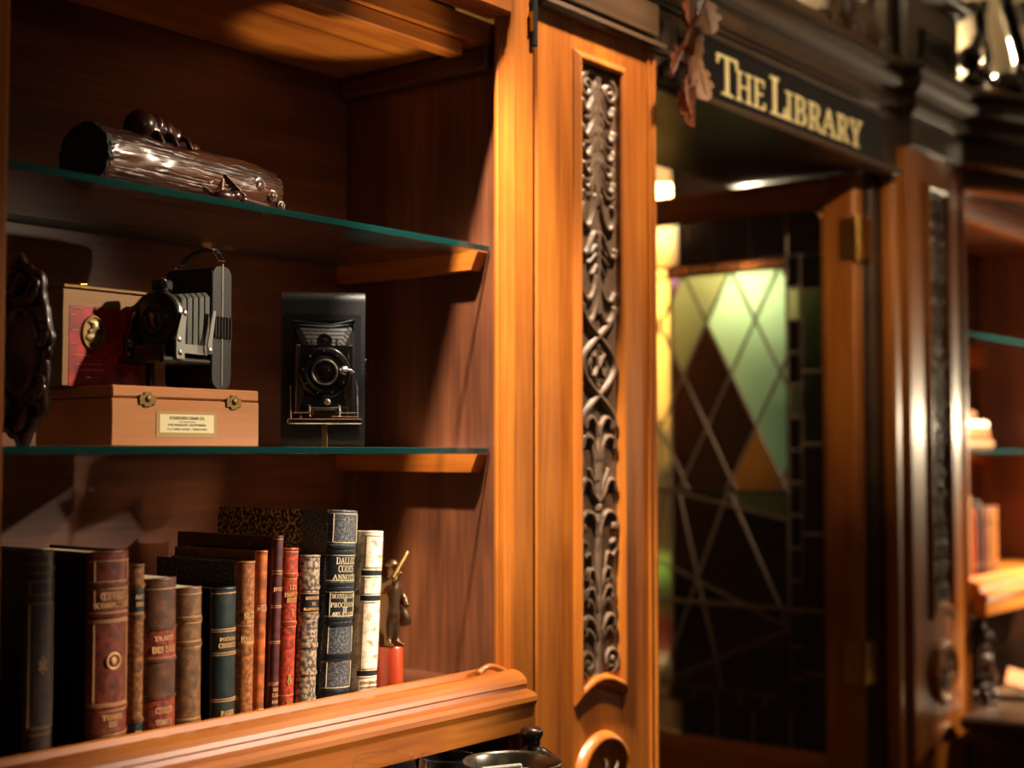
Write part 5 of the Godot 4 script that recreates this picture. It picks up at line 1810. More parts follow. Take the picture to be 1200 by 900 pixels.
	fg.blobs([[mid + Vector3(-0.006, 0.014, 0.008), Vector3(0.017, 0.009, 0.009)], [mid + Vector3(0.012, 0.017, 0.009), Vector3(0.009, 0.008, 0.008)], [mid + Vector3(0.016, 0.014, 0.011), mid + Vector3(0.019, 0.022, 0.012), 0.003, 0.0018], [mid + Vector3(0.03, 0.014, 0.004), mid + Vector3(0.075, 0.012, -0.004), 0.007, 0.009]], 0.0022, 0.004)
	part("carved_figure", fg, lac, t)
	var kn := Shape.new()
	for q in [[0.272, 0.046, 0.013], [0.300, 0.036, 0.009], [0.318, 0.024, 0.008]]:
		kn.lathe(V2([q[2], 0.0, q[2] * 0.86, 0.004, q[2] * 0.70, 0.0025, q[2] * 0.55, 0.0045, 0.0, 0.005]), a + ax * q[0] + side * 0.041 + Vector3.UP * (q[1] - 0.004), 18, Basis(Vector3.RIGHT, PI / 2))
	part("knot", kn, bark, t)


# ---------------------------------------------------------------- statuette and plaque
func statuette() -> void:
	var c := Vector3(1.572, 1.2365, -0.078)
	var t := thing("statuette", "small bronze statuette of a caped figure on an orange-red round base", "statuette", c)
	part("base", Shape.new().lathe(V2([0.0195, 0.0, 0.0195, 0.070, 0.018, 0.0735]), c, 28), coat(mat("orange_plinth", Color(0.68, 0.23, 0.07), 0.35), 0.3, 0.15), t)
	var y := c.y + 0.0735
	var bronze := relief(mat("bronze", Color(0.42, 0.32, 0.22), 0.34, 0.85), M.hide_fine, 0.02)
	var P := func(x: float, h: float, z: float) -> Vector3: return Vector3(c.x + x, y + h, c.z + z)
	var s := Shape.new()
	s.blobs([
		[P.call(-0.008, 0.004, 0.002), P.call(-0.007, 0.048, 0.0), 0.0055, 0.0095], [P.call(0.008, 0.004, 0.004), P.call(0.006, 0.048, 0.001), 0.0055, 0.0095],
		[P.call(-0.008, 0.003, 0.004), P.call(-0.010, 0.002, 0.014), 0.0045, 0.0035], [P.call(0.008, 0.003, 0.006), P.call(0.010, 0.002, 0.016), 0.0045, 0.0035],
		[P.call(0.0, 0.050, 0.0), P.call(0.0, 0.085, -0.002), 0.0135, 0.0165], [P.call(-0.014, 0.088, 0.0), P.call(0.014, 0.088, 0.0), 0.008, 0.008],
		[P.call(0.015, 0.088, 0.0), P.call(0.024, 0.066, 0.008), 0.0065, 0.005], [P.call(0.024, 0.066, 0.008), P.call(0.017, 0.060, 0.018), 0.005, 0.0045],
		[P.call(-0.015, 0.088, 0.0), P.call(-0.010, 0.098, 0.014), 0.0065, 0.005], [P.call(-0.010, 0.098, 0.014), P.call(0.002, 0.110, 0.018), 0.0048, 0.004],
		[P.call(0.0, 0.090, 0.0), P.call(0.002, 0.104, 0.002), 0.006, 0.006], [P.call(0.003, 0.112, 0.003), Vector3(0.0085, 0.0105, 0.0095)],
		[P.call(0.003, 0.121, 0.002), Vector3(0.013, 0.0035, 0.013)], [P.call(0.003, 0.124, 0.002), Vector3(0.008, 0.006, 0.008)],
		[P.call(0.012, 0.085, -0.010), P.call(0.034, 0.038, -0.006), 0.008, 0.013], [P.call(0.034, 0.038, -0.006), P.call(0.044, 0.030, 0.0), 0.010, 0.003], [P.call(-0.012, 0.080, -0.012), P.call(-0.012, 0.030, -0.012), 0.008, 0.012],
	], 0.0032, 0.006)
	part("figure", s, bronze, t)
	var st := Shape.new()
	st.tube(PackedVector3Array([P.call(-0.014, 0.104, 0.018), P.call(0.020, 0.140, 0.018)]), F([0.003, 0.0034]), 8)
	part("raised_staff", st, mat("bronze_bright", Color(0.74, 0.58, 0.34), 0.3, 0.9), t)


func carved_plaque() -> void:
	# scroll-edged carved frame leaning at the left end of the camera shelf, seen at a slant
	var c := Vector3(1.008, 1.6076, -0.175)
	var t := thing("carved_plaque", "dark carved wooden plaque with scrolled edge beside the cigar boxes", "plaque", c, "", true)
	t.rotation.y = deg_to_rad(-80.0)
	var out := PackedVector2Array()
	var n := 96
	for k in n:
		var ang := TAU * k / n
		var r := 1.0 + 0.055 * sin(ang * 8.0 + 0.6) + 0.03 * sin(ang * 16.0)
		out.append(Vector2(cos(ang) * 0.047 * r, 0.118 + sin(ang) * 0.112 * r))
	var b := Shape.new()
	b.prism(out, -0.006, 0.004)
	part("board", b, M.carved_black, t)
	var rim := Shape.new()
	var loop := PackedVector3Array()
	for k in n + 1:
		var p := out[k % n]
		loop.append(Vector3(p.x, p.y, 0.003))
	rim.tube(loop, F([0.0045]), 7)
	part("rim", rim, M.carved_dark, t)
	var lf := Shape.new()
	for k in 8:
		var ang := TAU * k / 8.0 + 0.2
		var p := Vector3(cos(ang) * 0.044, 0.118 + sin(ang) * 0.086, 0.006)
		lf.tube(curve3(PackedVector3Array([p + Vector3(-0.012, -0.014, 0), p + Vector3(0.006, -0.004, 0.006), p + Vector3(0.010, 0.012, 0.005), p + Vector3(-0.004, 0.018, 0.003)]), 5), F([0.003, 0.005, 0.006, 0.006, 0.005, 0.003]), 7)
		lf.ball(p, Vector3(0.009, 0.010, 0.005), Basis(), 7)
	part("leaf_carving", lf, M.carved_dark, t)
	var inn := Shape.new()
	inn.lathe(V2([0.026, 0.0, 0.028, 0.006, 0.031, 0.007, 0.033, 0.0]), Vector3(0, 0.118, 0.004), 32, Basis(Vector3.RIGHT, PI / 2).scaled_local(Vector3(1, 1, 1.75)), 1.0, false)
	part("inner_ring", inn, M.carved_dark, t)


# ---------------------------------------------------------------- the sign
func library_sign() -> void:
	var t := thing("library_sign", "long black sign over the doorway lettered The Library in gold", "sign", Vector3(2.78, 2.283, 0.0))
	part("board", Shape.new().box(Vector3(2.345, 2.288, -0.026), Vector3(3.205, 2.405, 0.002), 0.002), mat("sign_black", Color(0.065, 0.06, 0.055), 0.45), t)
	part("upper_ledge", Shape.new().sweep(V2([-0.03, 2.405, 0.006, 2.405, 0.012, 2.409, 0.010, 2.414, 0.0, 2.417, -0.03, 2.417]), V3([2.335, 0, 0, 3.215, 0, 0]), Vector3.UP), M.walnut, t)
	part("lower_ledge", Shape.new().sweep(V2([-0.03, 2.274, 0.012, 2.274, 0.020, 2.279, 0.018, 2.285, 0.004, 2.289, -0.03, 2.289]), V3([2.325, 0, 0, 3.275, 0, 0]), Vector3.UP), M.walnut, t)
	var gold := mat("sign_gold", Color(0.97, 0.88, 0.62), 0.5, 0.0)
	# large initials, small capitals; spans along x
	for q in [["T", 2.411, 2.493, 0.080], ["HE", 2.487, 2.607, 0.062], ["L", 2.630, 2.700, 0.080], ["IBRARY", 2.698, 3.075, 0.062]]:
		var w: float = q[2] - q[1]
		var base := 2.3045
		same("letter", letters(q[0], q[3], w, 0.0025, true, false), gold, t, Transform3D(Basis(), Vector3((q[1] + q[2]) / 2.0, base + q[3] / 2.0, 0.002) - t.position))


# ---------------------------------------------------------------- copper leaves beside the sign
func oak_leaf(size: float) -> Shape:
	var s := Shape.new()
	var half := V2([0.0, 0.0, 0.10, 0.06, 0.16, 0.16, 0.12, 0.24, 0.26, 0.32, 0.34, 0.44, 0.20, 0.50, 0.34, 0.62, 0.36, 0.74, 0.20, 0.76, 0.22, 0.90, 0.10, 0.98, 0.0, 1.0])
	var poly := PackedVector2Array()
	for p in half:
		poly.append(p * size)
	for i in range(half.size() - 2, 0, -1):
		poly.append(Vector2(-half[i].x, half[i].y) * size)
	# fan of strips, cupped along the midrib
	var z := func(p: Vector2) -> float: return -absf(p.x) * 0.45 + 0.35 * size * pow(p.y / size, 2.0) * 0.6
	var th := 0.0012
	var mid := []
	for i in half.size():
		var p := half[i] * size
		mid.append(Vector2(0, p.y))
	for sgn in [-1.0, 1.0]:
		for i in half.size() - 1:
			var A: Vector2 = mid[i]
			var B: Vector2 = mid[i + 1]
			var C := Vector2(half[i + 1].x * sgn, half[i + 1].y) * size
			var D := Vector2(half[i].x * sgn, half[i].y) * size
			for l in [0.0, th]:
				var q := [Vector3(A.x, A.y, z.call(A) + l), Vector3(B.x, B.y, z.call(B) + l), Vector3(C.x, C.y, z.call(C) + l), Vector3(D.x, D.y, z.call(D) + l)]
				if (sgn > 0.0) == (l > 0.0):
					s.quad(q[0], q[1], q[2], q[3], 1)
				else:
					s.quad(q[3], q[2], q[1], q[0], 1)
	s.flush(0)
	s.tube(curve3(PackedVector3Array([Vector3(0, -0.12 * size, 0), Vector3(0, 0.3 * size, z.call(Vector2(0, 0.3 * size)) + 0.001), Vector3(0, 0.9 * size, z.call(Vector2(0, 0.9 * size)) + 0.001)])), F([0.0016, 0.0012, 0.0008]), 6)
	return s


func garland() -> void:
	var t := thing("leaf_garland", "hanging spray of copper brown oak leaves beside the library sign", "garland", Vector3(2.235, 2.18, 0.05))
	var copper := mat("copper_leaf", Color(0.52, 0.26, 0.12), 0.45, 0.0, blotch_texture(140, 0.05, Color(0.55, 0.55, 0.55), Color(1, 1, 1)), 8.0)
	var pale := mat("pale_leaf", Color(0.54, 0.38, 0.25), 0.5, 0.0)
	var stem := Shape.new()
	stem.tube(curve3(V3([2.262, 2.60, 0.036, 2.255, 2.50, 0.042, 2.248, 2.40, 0.046, 2.240, 2.30, 0.05, 2.232, 2.22, 0.05])), F([0.0025]), 6)
	part("stem", stem, copper, t)
	var m := oak_leaf(0.076).mesh()
	var i := 0
	for q in [[2.262, 2.535, 0.045, 10, -20, 10], [2.240, 2.455, 0.050, 165, 30, 0], [2.270, 2.455, 0.055, 195, -50, 1], [2.236, 2.400, 0.060, 170, 60, 1], [2.250, 2.400, 0.055, 20, 20, 0], [2.262, 2.375, 0.060, 185, -10, 1], [2.222, 2.345, 0.050, 150, 20, 0], [2.247, 2.325, 0.06, 195, -30, 1], [2.220, 2.290, 0.055, 160, 40, 0], [2.236, 2.275, 0.060, 185, 0, 0]]:
		var b := Basis.from_euler(Vector3(deg_to_rad(12 + i * 3 % 20), deg_to_rad(q[4]), deg_to_rad(q[3])))
		same("leaf", m, pale if q[5] == 1 else copper, t, Transform3D(b, Vector3(q[0], q[1], q[2]) - t.position))
		i += 1


# ---------------------------------------------------------------- carved figures under the sills
func console_figures() -> void:
	var s := Shape.new()
	s.blobs([
		[Vector3(0, 0.262, 0), Vector3(0.019, 0.010, 0.019)], [Vector3(0, 0.235, 0), Vector3(0, 0.255, 0), 0.014, 0.011],
		[Vector3(0.004, 0.205, 0.0), Vector3(0.038, 0.034, 0.038)], [Vector3(0.034, 0.178, 0.012), Vector3(0.026, 0.024, 0.024)], [Vector3(0.030, 0.140, 0.008), Vector3(0.022, 0.026, 0.024)],
		[Vector3(0.0, 0.12, 0.0), Vector3(0.040, 0.050, 0.042)], [Vector3(0.022, 0.085, 0.012), Vector3(0.036, 0.034, 0.034)], [Vector3(0.0, 0.045, 0.0), Vector3(0.044, 0.036, 0.044)],
		[Vector3(-0.030, 0.19, 0.0), Vector3(-0.040, 0.10, 0.0), 0.014, 0.020],
	], 0.006, 0.012)
	var body := s.mesh()
	var f := Shape.new()
	for k in 7:
		var ang := -1.3 + 0.42 * k
		f.tube(curve3(PackedVector3Array([Vector3(cos(ang) * 0.012, 0.238, sin(ang) * 0.012), Vector3(cos(ang) * 0.034 + 0.002, 0.218, sin(ang) * 0.034), Vector3(cos(ang + 0.2) * 0.040 + 0.008, 0.195, sin(ang + 0.2) * 0.040), Vector3(cos(ang + 0.5) * 0.040 + 0.016, 0.172, sin(ang + 0.5) * 0.038)]), 5), F([0.002, 0.005, 0.006, 0.0065, 0.007, 0.007, 0.0065, 0.005]), 7)
	var folds := f.mesh()
	var ft := Shape.new()
	ft.lathe(V2([0.058, 0.0, 0.058, 0.010, 0.050, 0.016, 0.046, 0.022]), Vector3.ZERO, 28)
	for k in 8:
		var ang := TAU * k / 8.0
		ft.ball(Vector3(cos(ang) * 0.046, 0.03, sin(ang) * 0.046), Vector3(0.013, 0.016, 0.013), Basis(), 6)
	var foot := ft.mesh()
	for q in [[Vector3(1.694, 0.93, 0.096), 0.97, "carved dark wooden hooded figure under the camera cabinet sill"], [Vector3(3.785, 0.93, 0.0), 0.84, "carved dark wooden hooded figure on the far counter below the bow fronted cabinet"]]:
		var t := thing("carved_figure", q[2], "carving", q[0], "carved figures under the sills", true)
		t.scale = Vector3.ONE * q[1]
		same("body", body, M.carved_dark, t)
		same("hood_fold", folds, M.carved_dark, t)
		same("base", foot, M.carved_dark, t)


# ---------------------------------------------------------------- cresting above the cornice
func scroll3(s: Shape, c: Vector3, r: float, turns: float, start: float, way: float, rad: float, thick := 1.0) -> void:
	var p := PackedVector3Array()
	var rr := PackedFloat32Array()
	for i in 30:
		var f := i / 29.0
		var q := r * (1.0 - 0.8 * f)
		var ang := start + way * TAU * turns * f
		p.append(c + Vector3(cos(ang) * q, sin(ang) * q, 0.004 * sin(f * 9.0)))
		rr.append(rad * (1.0 - 0.45 * f))
	s.tube(p, rr, 9, thick, Vector3(0, 0, 1))


func cresting() -> void:
	# over the doorway: a pierced carving with a knob-headed beast, cream wall behind
	var t := thing("carved_cresting", "pierced carved cresting with a crouching beast above the library sign", "carving", Vector3(3.0, 2.556, -0.01))
	var s := Shape.new()
	s.blobs([
		[Vector3(3.09, 2.605, -0.01), Vector3(0.075, 0.055, 0.022)], [Vector3(3.15, 2.59, -0.01), Vector3(3.22, 2.568, -0.01), 0.035, 0.018], [Vector3(3.135, 2.645, -0.01), Vector3(3.142, 2.69, -0.01), 0.018, 0.022],
		[Vector3(3.02, 2.62, -0.01), Vector3(2.99, 2.72, -0.01), 0.030, 0.026], [Vector3(3.05, 2.575, 0.0), Vector3(3.06, 2.562, 0.006), 0.018, 0.014], [Vector3(3.21, 2.585, 0.0), Vector3(3.225, 2.566, 0.004), 0.018, 0.012], [Vector3(3.13, 2.575, 0.0), Vector3(3.14, 2.562, 0.006), 0.015, 0.012],
	], 0.007, 0.02)
	part("beast", s, M.walnut, t)
	var sc := Shape.new()
	scroll3(sc, Vector3(2.87, 2.68, -0.01), 0.11, 1.3, -1.2, 1.0, 0.022)
	scroll3(sc, Vector3(2.72, 2.64, -0.01), 0.075, 1.3, -1.8, -1.0, 0.018)
	scroll3(sc, Vector3(2.55, 2.66, -0.01), 0.09, 1.3, -1.4, 1.0, 0.018)
	sc.tube(curve3(V3([2.45, 2.566, -0.01, 2.65, 2.575, -0.01, 2.80, 2.568, -0.01, 2.98, 2.580, -0.01])), F([0.014]), 8)
	part("scroll", sc, M.walnut, t)
	part("end_post", Shape.new().box(Vector3(3.262, 2.556, -0.06), Vector3(3.312, 2.90, -0.01), 0.004), M.walnut, t)
	# over the bow front: glossy pierced scrollwork, lit from behind
	var u := thing("scroll_cresting", "glossy dark scrollwork cresting above the bow fronted cabinet", "carving", Vector3(4.0, 2.556, 0.08))
	part("plinth", Shape.new().sweep(V2([-0.05, 2.553, 0.02, 2.553, 0.026, 2.558, 0.022, 2.566, -0.05, 2.566]), V3([3.66, 0, 0.02, 3.80, 0, 0.08, 3.95, 0, 0.12, 4.15, 0, 0.15, 4.35, 0, 0.16]), Vector3.UP), M.mahogany_upright, u)
	var a := Shape.new()
	a.tube(curve3(V3([3.675, 2.570, 0.035, 3.70, 2.625, 0.035, 3.735, 2.618, 0.035, 3.745, 2.580, 0.04, 3.70, 2.568, 0.04])), F([0.018, 0.028, 0.024, 0.016, 0.01]), 9)
	a.tube(curve3(V3([3.665, 2.640, 0.035, 3.70, 2.655, 0.035, 3.735, 2.700, 0.035, 3.765, 2.740, 0.035, 3.745, 2.785, 0.035, 3.700, 2.790, 0.035])), F([0.012, 0.020, 0.030, 0.036, 0.032, 0.018]), 9)
	a.tube(curve3(V3([3.74, 2.620, 0.04, 3.775, 2.650, 0.045, 3.785, 2.700, 0.045])), F([0.012, 0.014, 0.010]), 9)
	part("scroll", a, M.carved_black, u)
	var b := Shape.new()
	b.tube(curve3(V3([3.80, 2.578, 0.07, 3.875, 2.600, 0.085, 3.905, 2.680, 0.095, 3.860, 2.760, 0.09, 3.825, 2.830, 0.085, 3.87, 2.885, 0.09])), F([0.020, 0.036, 0.050, 0.054, 0.040, 0.020]), 10)
	part("scroll", b, M.carved_black, u)
	var c := Shape.new()
	c.tube(curve3(V3([3.90, 2.80, 0.10, 3.96, 2.825, 0.11, 4.03, 2.80, 0.12, 4.06, 2.74, 0.125, 4.03, 2.69, 0.125, 3.98, 2.71, 0.125, 3.985, 2.75, 0.13])), F([0.020, 0.034, 0.038, 0.034, 0.026, 0.018, 0.014]), 9)
	c.tube(curve3(V3([3.83, 2.575, 0.075, 3.94, 2.585, 0.105, 4.02, 2.62, 0.12, 4.10, 2.60, 0.13, 4.16, 2.58, 0.135])), F([0.020, 0.034, 0.040, 0.034, 0.022]), 9)
	c.tube(curve3(V3([3.80, 2.60, 0.03, 3.83, 2.68, 0.03, 3.79, 2.75, 0.03, 3.81, 2.83, 0.03])), F([0.014, 0.020, 0.022, 0.014]), 9)
	c.tube(curve3(V3([3.93, 2.60, 0.09, 3.98, 2.65, 0.10, 4.08, 2.66, 0.11, 4.14, 2.72, 0.12, 4.10, 2.80, 0.12])), F([0.020, 0.032, 0.036, 0.034, 0.020]), 9)
	for k in 5:
		c.ball(Vector3(3.955 + k * 0.014, 2.775 - k * 0.018, 0.132), Vector3(0.009, 0.009, 0.007), Basis(), 6)
	part("scroll", c, M.carved_black, u)
	var w := thing("wall_light", "small brass wall light hidden behind the scrollwork cresting", "lamp", Vector3(3.93, 2.70, -0.12))
	var wb := Shape.new()
	wb.lathe(V2([0.035, 0.0, 0.035, 0.008, 0.012, 0.014, 0.01, 0.03]), Vector3(3.93, 2.70, -0.12), 20, Basis(Vector3.RIGHT, PI / 2))
	part("wall_plate", wb, M.brass, w)
	part("lamp_bulb", Shape.new().ball(Vector3(3.93, 2.70, -0.07), Vector3(0.024, 0.024, 0.024)), glow("bulb_white", Color(1.0, 0.93, 0.80), 4.0), w)
	omni(w, Vector3(3.93, 2.70, -0.035), 0.25, 0.02)
	var w2 := thing("wall_light", "added small wall light brightening the wall behind the crouching beast", "lamp", Vector3(3.02, 2.84, -0.12))  # added lamp, there to brighten the cream wall
	part("wall_plate", Shape.new().lathe(V2([0.035, 0.0, 0.035, 0.008, 0.012, 0.014, 0.01, 0.03]), Vector3(3.02, 2.84, -0.12), 20, Basis(Vector3.RIGHT, PI / 2)), M.brass, w2)
	part("lamp_bulb", Shape.new().ball(Vector3(3.02, 2.84, -0.07), Vector3(0.024, 0.024, 0.024)), M.bulb_white, w2)
	omni(w2, Vector3(3.02, 2.84, -0.035), 0.05, 0.02)
	# dark strip with a brass tip at the top of the near cabinet frame
	var h := thing("dark_strip", "short dark strip with brass end at the cabinet's top corner", "thin_strip", Vector3(1.822, 2.26, 0.006))
	part("thin_strip", Shape.new().box(Vector3(1.8155, 2.262, 0.001), Vector3(1.8295, 2.46, 0.007), 0.002), M.black_paint, h)
	part("brass_end", Shape.new().box(Vector3(1.8125, 2.285, 0.001), Vector3(1.8160, 2.318, 0.008), 0.001), M.brass, h)


# ---------------------------------------------------------------- things on the near counter
func counter_things() -> void:
	var bowl := V2([0.0035, 0.004, 0.0035, 0.10, 0.012, 0.112, 0.034, 0.135, 0.045, 0.170, 0.047, 0.205, 0.043, 0.245, 0.0385, 0.285, 0.0380, 0.2862, 0.0374, 0.285])
	for q in [[Vector3(1.320, 0.93, 0.150), 1.0, "tall clear wine glass under the cabinet sill, its rim nearest the books"], [Vector3(1.425, 0.93, 0.165), 0.955, "slightly lower clear wine glass standing next to the metal wine bucket"]]:
		var t := thing("wine_glass", q[2], "wine glass", q[0], "wine glasses on the counter", true)
		t.scale = Vector3.ONE * q[1]
		part("foot", Shape.new().lathe(V2([0.038, 0.0, 0.038, 0.002, 0.010, 0.006, 0.004, 0.010]), Vector3.ZERO, 32), M.thin_glass, t)
		part("bowl", Shape.new().lathe(bowl, Vector3.ZERO, 40, Basis(), 1.0, false), M.thin_glass, t)
	var b := thing("wine_bucket", "brushed steel wine bucket with flared rim in front of the carved figure", "bucket", Vector3(1.590, 0.93, 0.142), "", true)
	part("bucket", Shape.new().lathe(V2([0.0, 0.0, 0.048, 0.0, 0.052, 0.02, 0.064, 0.222, 0.069, 0.231, 0.0705, 0.236, 0.0685, 0.2365, 0.066, 0.232, 0.061, 0.222, 0.049, 0.02, 0.0, 0.012]), Vector3.ZERO, 48, Basis(), 1.0, false), mat("steel_dark", Color(0.46, 0.43, 0.38), 0.3, 0.9), b)
	var nk := thing("folded_napkin", "white folded napkin tucked inside the steel wine bucket", "napkin", Vector3(1.575, 1.06, 0.150))
	var ns := Shape.new()
	ns.bar(Vector3(1.578, 1.1050, 0.135), Vector3(0.058, 0.115, 0.006), Basis.from_euler(Vector3(0.1, -0.7, 0.06)), 0.002)
	ns.bar(Vector3(1.583, 1.1000, 0.142), Vector3(0.050, 0.115, 0.005), Basis.from_euler(Vector3(-0.05, -0.6, -0.10)), 0.002)
	part("cloth", ns, mat("linen", Color(0.88, 0.86, 0.80), 0.9), nk)


# ---------------------------------------------------------------- the far cabinet
func far_cabinet_shell() -> void:
	var c := thing("display_cabinet", "bow topped mahogany cabinet past the doorway, with stacked books", "cabinet", Vector3(4.30, 0.0, 0.0))
	var x0 := 3.74
	var x1 := 4.90
	part("back_panel", Shape.new().box(Vector3(x0 - 0.03, 1.18, -0.405), Vector3(x1, 2.34, -0.388)), M.lining_level, c)
	part("side_panel", Shape.new().box(Vector3(x0 - 0.03, 1.18, -0.388), Vector3(x0, 2.34, -0.035)), M.lining_upright, c)
	part("side_panel", Shape.new().box(Vector3(x1 - 0.02, 1.18, -0.388), Vector3(x1, 2.34, -0.035)), M.lining_upright, c)
	part("bottom_board", Shape.new().box(Vector3(x0, 1.18, -0.388), Vector3(x1, 1.236, -0.03)), M.mahogany_level, c)
	part("top_board", Shape.new().box(Vector3(x0, 2.285, -0.388), Vector3(x1, 2.33, 0.0)), M.lining_level, c)
	part("light_band_batten", Shape.new().box(Vector3(x0 + 0.02, 2.26, -0.11), Vector3(x1, 2.285, -0.075), 0.003), M.mahogany_level, c)  # added batten shaped after the same band of light
	part("stile", Shape.new().box(Vector3(3.709, 1.19, -0.037), Vector3(3.738, 2.42, -0.004), 0.005), M.mahogany_upright, c)
	part("stile", Shape.new().box(Vector3(x1 - 0.04, 1.19, -0.037), Vector3(x1 + 0.03, 2.42, 0.0), 0.005), M.mahogany_upright, c)
	part("sill_moulding", Shape.new().sweep(sill_profile(), V3([3.715, 0, 0, 5.0, 0, 0]), Vector3.UP), M.mahogany_level, c)
	for y in [1.926, 1.598]:
		part("shelf_batten", _put(Transform3D(Basis(Vector3(0, 0, 1), Vector3(0, 1, 0), Vector3(-1, 0, 0)), Vector3(x0 + 0.026, 0, 0)), V2([-0.385, y - 0.03, -0.078, y - 0.03, -0.064, y - 0.001, -0.385, y - 0.001]), 0.026), M.mahogany_level, c)
		part("shelf_batten", Shape.new().box(Vector3(x0 + 0.03, y - 0.032, -0.388), Vector3(x1, y - 0.001, -0.370), 0.002), M.mahogany_level, c)
	# niche and counter below
	var n := thing("sideboard", "dark sideboard counter below the bow topped cabinet", "sideboard", Vector3(4.3, 0.0, 0.0))
	part("niche_back", Shape.new().box(Vector3(3.72, 0.93, -0.405), Vector3(5.2, 1.166, -0.36)), M.lining_level, c)
	part("niche_top", Shape.new().box(Vector3(3.72, 1.150, -0.36), Vector3(5.2, 1.166, -0.034)), M.lining_level, c)
	part("counter_top", Shape.new().box(Vector3(3.575, 0.895, 0.020), Vector3(5.4, 0.93, 0.46), 0.008), M.walnut, n)
	part("counter_top", Shape.new().box(Vector3(3.72, 0.895, -0.36), Vector3(5.4, 0.93, 0.018)), M.walnut, n)
	part("counter_front", Shape.new().box(Vector3(3.66, 0.0, 0.006), Vector3(5.4, 0.895, 0.40), 0.004), M.walnut, n)


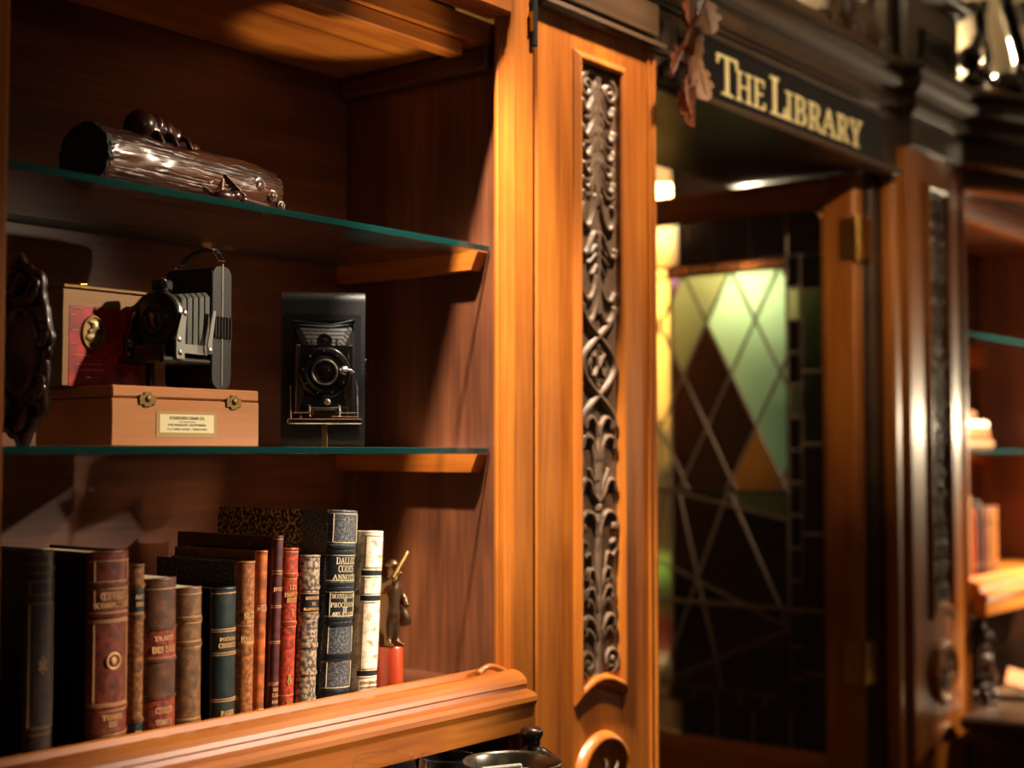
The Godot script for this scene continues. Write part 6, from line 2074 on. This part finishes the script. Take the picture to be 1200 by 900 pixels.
func far_cabinet_things() -> void:
	glass_shelf(3.742, 4.878, 1.926, -0.382, -0.058, "blue edged upper glass shelf in the bow topped cabinet")
	glass_shelf(3.742, 4.878, 1.598, -0.382, -0.058, "glass shelf with flat stacked books in the bow topped cabinet")
	# flat pile of books
	var y := 1.6077
	var k := 0
	for q in [[4.065, 0.030, 0.26, leather("cover_fawn", Color(0.62, 0.42, 0.24), 1), "lowest book of the flat pile, pale fawn, in the bow topped cabinet"], [4.070, 0.028, 0.25, leather("leather_ochre", Color.WHITE, 0), "ochre book second from the bottom of the flat pile"], [4.055, 0.024, 0.25, M.stained_vellum, "cream vellum book third in the flat pile"], [4.015, 0.030, 0.19, leather("leather_tan", Color.WHITE, 0), "small tan book on top of the flat pile"]]:
		var w: float = q[1]
		var b := book({"x": q[0] - q[2] / 2.0, "y": y + w / 2.0, "z": -0.10 - 0.005 * k, "w": w, "h": q[2], "d": 0.16, "spine": q[3], "board": q[3], "bands": [0.2, 0.8], "lines": [0.25, 0.75], "group": "books piled flat in the far cabinet", "label": q[4], "turn": Vector3(0, 0.03 * (k % 2), -PI / 2)})
		y += w + 0.0005
		k += 1
	# upright row
	var x := 3.795
	for q in [[0.034, 0.262, leather("leather_apricot", Color.WHITE, 0), "tallest apricot book of the far cabinet's upright row"], [0.030, 0.236, leather("leather_tan", Color.WHITE, 0), "tan book in the far cabinet's upright row"], [0.040, 0.240, leather("cover_fawn", Color.WHITE, 0), "pale fawn book in the far cabinet's upright row"], [0.022, 0.205, leather("leather_vermilion", Color.WHITE, 0), "small vermilion book in the far cabinet's upright row"],
		[0.042, 0.226, leather("leather_green", Color.WHITE, 0), "dark green book in the far cabinet's upright row"], [0.036, 0.200, leather("leather_maroon", Color.WHITE, 0), "dark maroon book in the far cabinet's upright row"], [0.044, 0.208, leather("leather_hazel", Color.WHITE, 0), "hazel book beside the maroon one in the far row"], [0.050, 0.206, leather("leather_ochre", Color.WHITE, 0), "ochre end book of the far cabinet's upright row"]]:
		x += q[0] / 2.0
		book({"x": x, "z": -0.055, "w": q[0], "h": q[1], "d": 0.15, "spine": q[2], "board": q[2], "bands": [0.2, 0.8], "lines": [0.78, 0.22, 0.95], "group": "upright books in the far cabinet", "label": q[3]})
		x += q[0] / 2.0 + 0.002
	# white figurine on the upper shelf, things on the counter
	var f := thing("porcelain_dish", "small white porcelain dish on the far upper glass shelf", "dish", Vector3(3.93, 1.9356, -0.20))
	part("dish", Shape.new().lathe(V2([0.0, 0.0, 0.022, 0.0, 0.03, 0.006, 0.055, 0.026, 0.053, 0.028, 0.028, 0.009, 0.0, 0.007]), Vector3(3.93, 1.9356, -0.20), 28, Basis(), 1.0, false), mat("porcelain", Color(0.9, 0.88, 0.82), 0.2), f)
	var p := thing("oval_plate", "white oval plate standing on a dark stack on the far counter", "plate", Vector3(4.20, 0.93, 0.08))
	part("stand", Shape.new().lathe(V2([0.05, 0.0, 0.05, 0.01, 0.012, 0.02, 0.012, 0.10, 0.05, 0.115]), Vector3(4.20, 0.93, 0.08), 24), M.carved_black, p)
	part("plate", Shape.new().lathe(V2([0.0, 0.115, 0.06, 0.115, 0.11, 0.130, 0.11, 0.134, 0.06, 0.121, 0.0, 0.121]), Vector3(4.20, 0.93, 0.08), 32, Basis(), 0.7, false), M.porcelain, p)
	var d := thing("folded_cloth", "dark navy folded cloth on the far counter", "cloth", Vector3(4.20, 0.93, 0.30))
	var cs := Shape.new()
	for i in 4:
		cs.bar(Vector3(4.20, 0.942 + i * 0.022, 0.31), Vector3(0.34 - i * 0.02, 0.020, 0.24 - i * 0.02), Basis(Vector3.UP, 0.06 * i - 0.1), 0.009)
	part("fold", cs, mat("navy_cloth", Color(0.06, 0.065, 0.09), 0.9), d)
	var m := thing("menu_card", "tan menu card leaning by the carved figure on the far counter", "card", Vector3(3.93, 0.93, 0.06))
	part("card", Shape.new().bar(Vector3(3.935, 0.972, 0.10), Vector3(0.11, 0.004, 0.16), Basis.from_euler(Vector3(0.25, 0.3, 0.25)), 0.001), mat("tan_card", Color(0.62, 0.36, 0.18), 0.6), m)


func globe_lamp() -> void:
	var c := Vector3(5.62, 0.93, 0.76)
	var t := thing("globe_lamp", "brass stand lamp with a bright opal globe past the far counter", "lamp", Vector3(c.x, 0, c.z))
	part("base", Shape.new().lathe(V2([0.16, 0.0, 0.16, 0.02, 0.04, 0.04, 0.016, 0.08]), Vector3(c.x, 0, c.z), 28), M.brass, t)
	part("pole", Shape.new().tube(V3([c.x, 0.05, c.z, c.x, 1.62, c.z]), F([0.013]), 12), M.brass, t)
	part("lamp_globe", Shape.new().ball(Vector3(c.x, 1.72, c.z), Vector3(0.07, 0.075, 0.07), Basis(), 14), glow("opal_glow", Color(1.0, 0.90, 0.68), 6.0), t)
	omni(t, Vector3(c.x, 1.72, c.z), 1.6, 0.07)
	# added unseen pendant on the dining side: soft frontal fill for the facade
	var p := Vector3(0.3, 2.45, 3.0)
	var q := thing("added_fill_globe", "added opal globe pendant out of view, frontal fill for the facade", "lamp", Vector3(p.x, 2.2, p.z))
	part("cord", Shape.new().tube(V3([p.x, p.y + 0.14, p.z, p.x, 3.35, p.z]), F([0.005])), M.black_metal, q)
	part("lamp_globe", Shape.new().ball(p, Vector3(0.15, 0.15, 0.15), Basis(), 14), glow("opal_soft", Color(1.0, 0.90, 0.74), 1.5), q)
	omni(q, p, 0.25, 0.14)
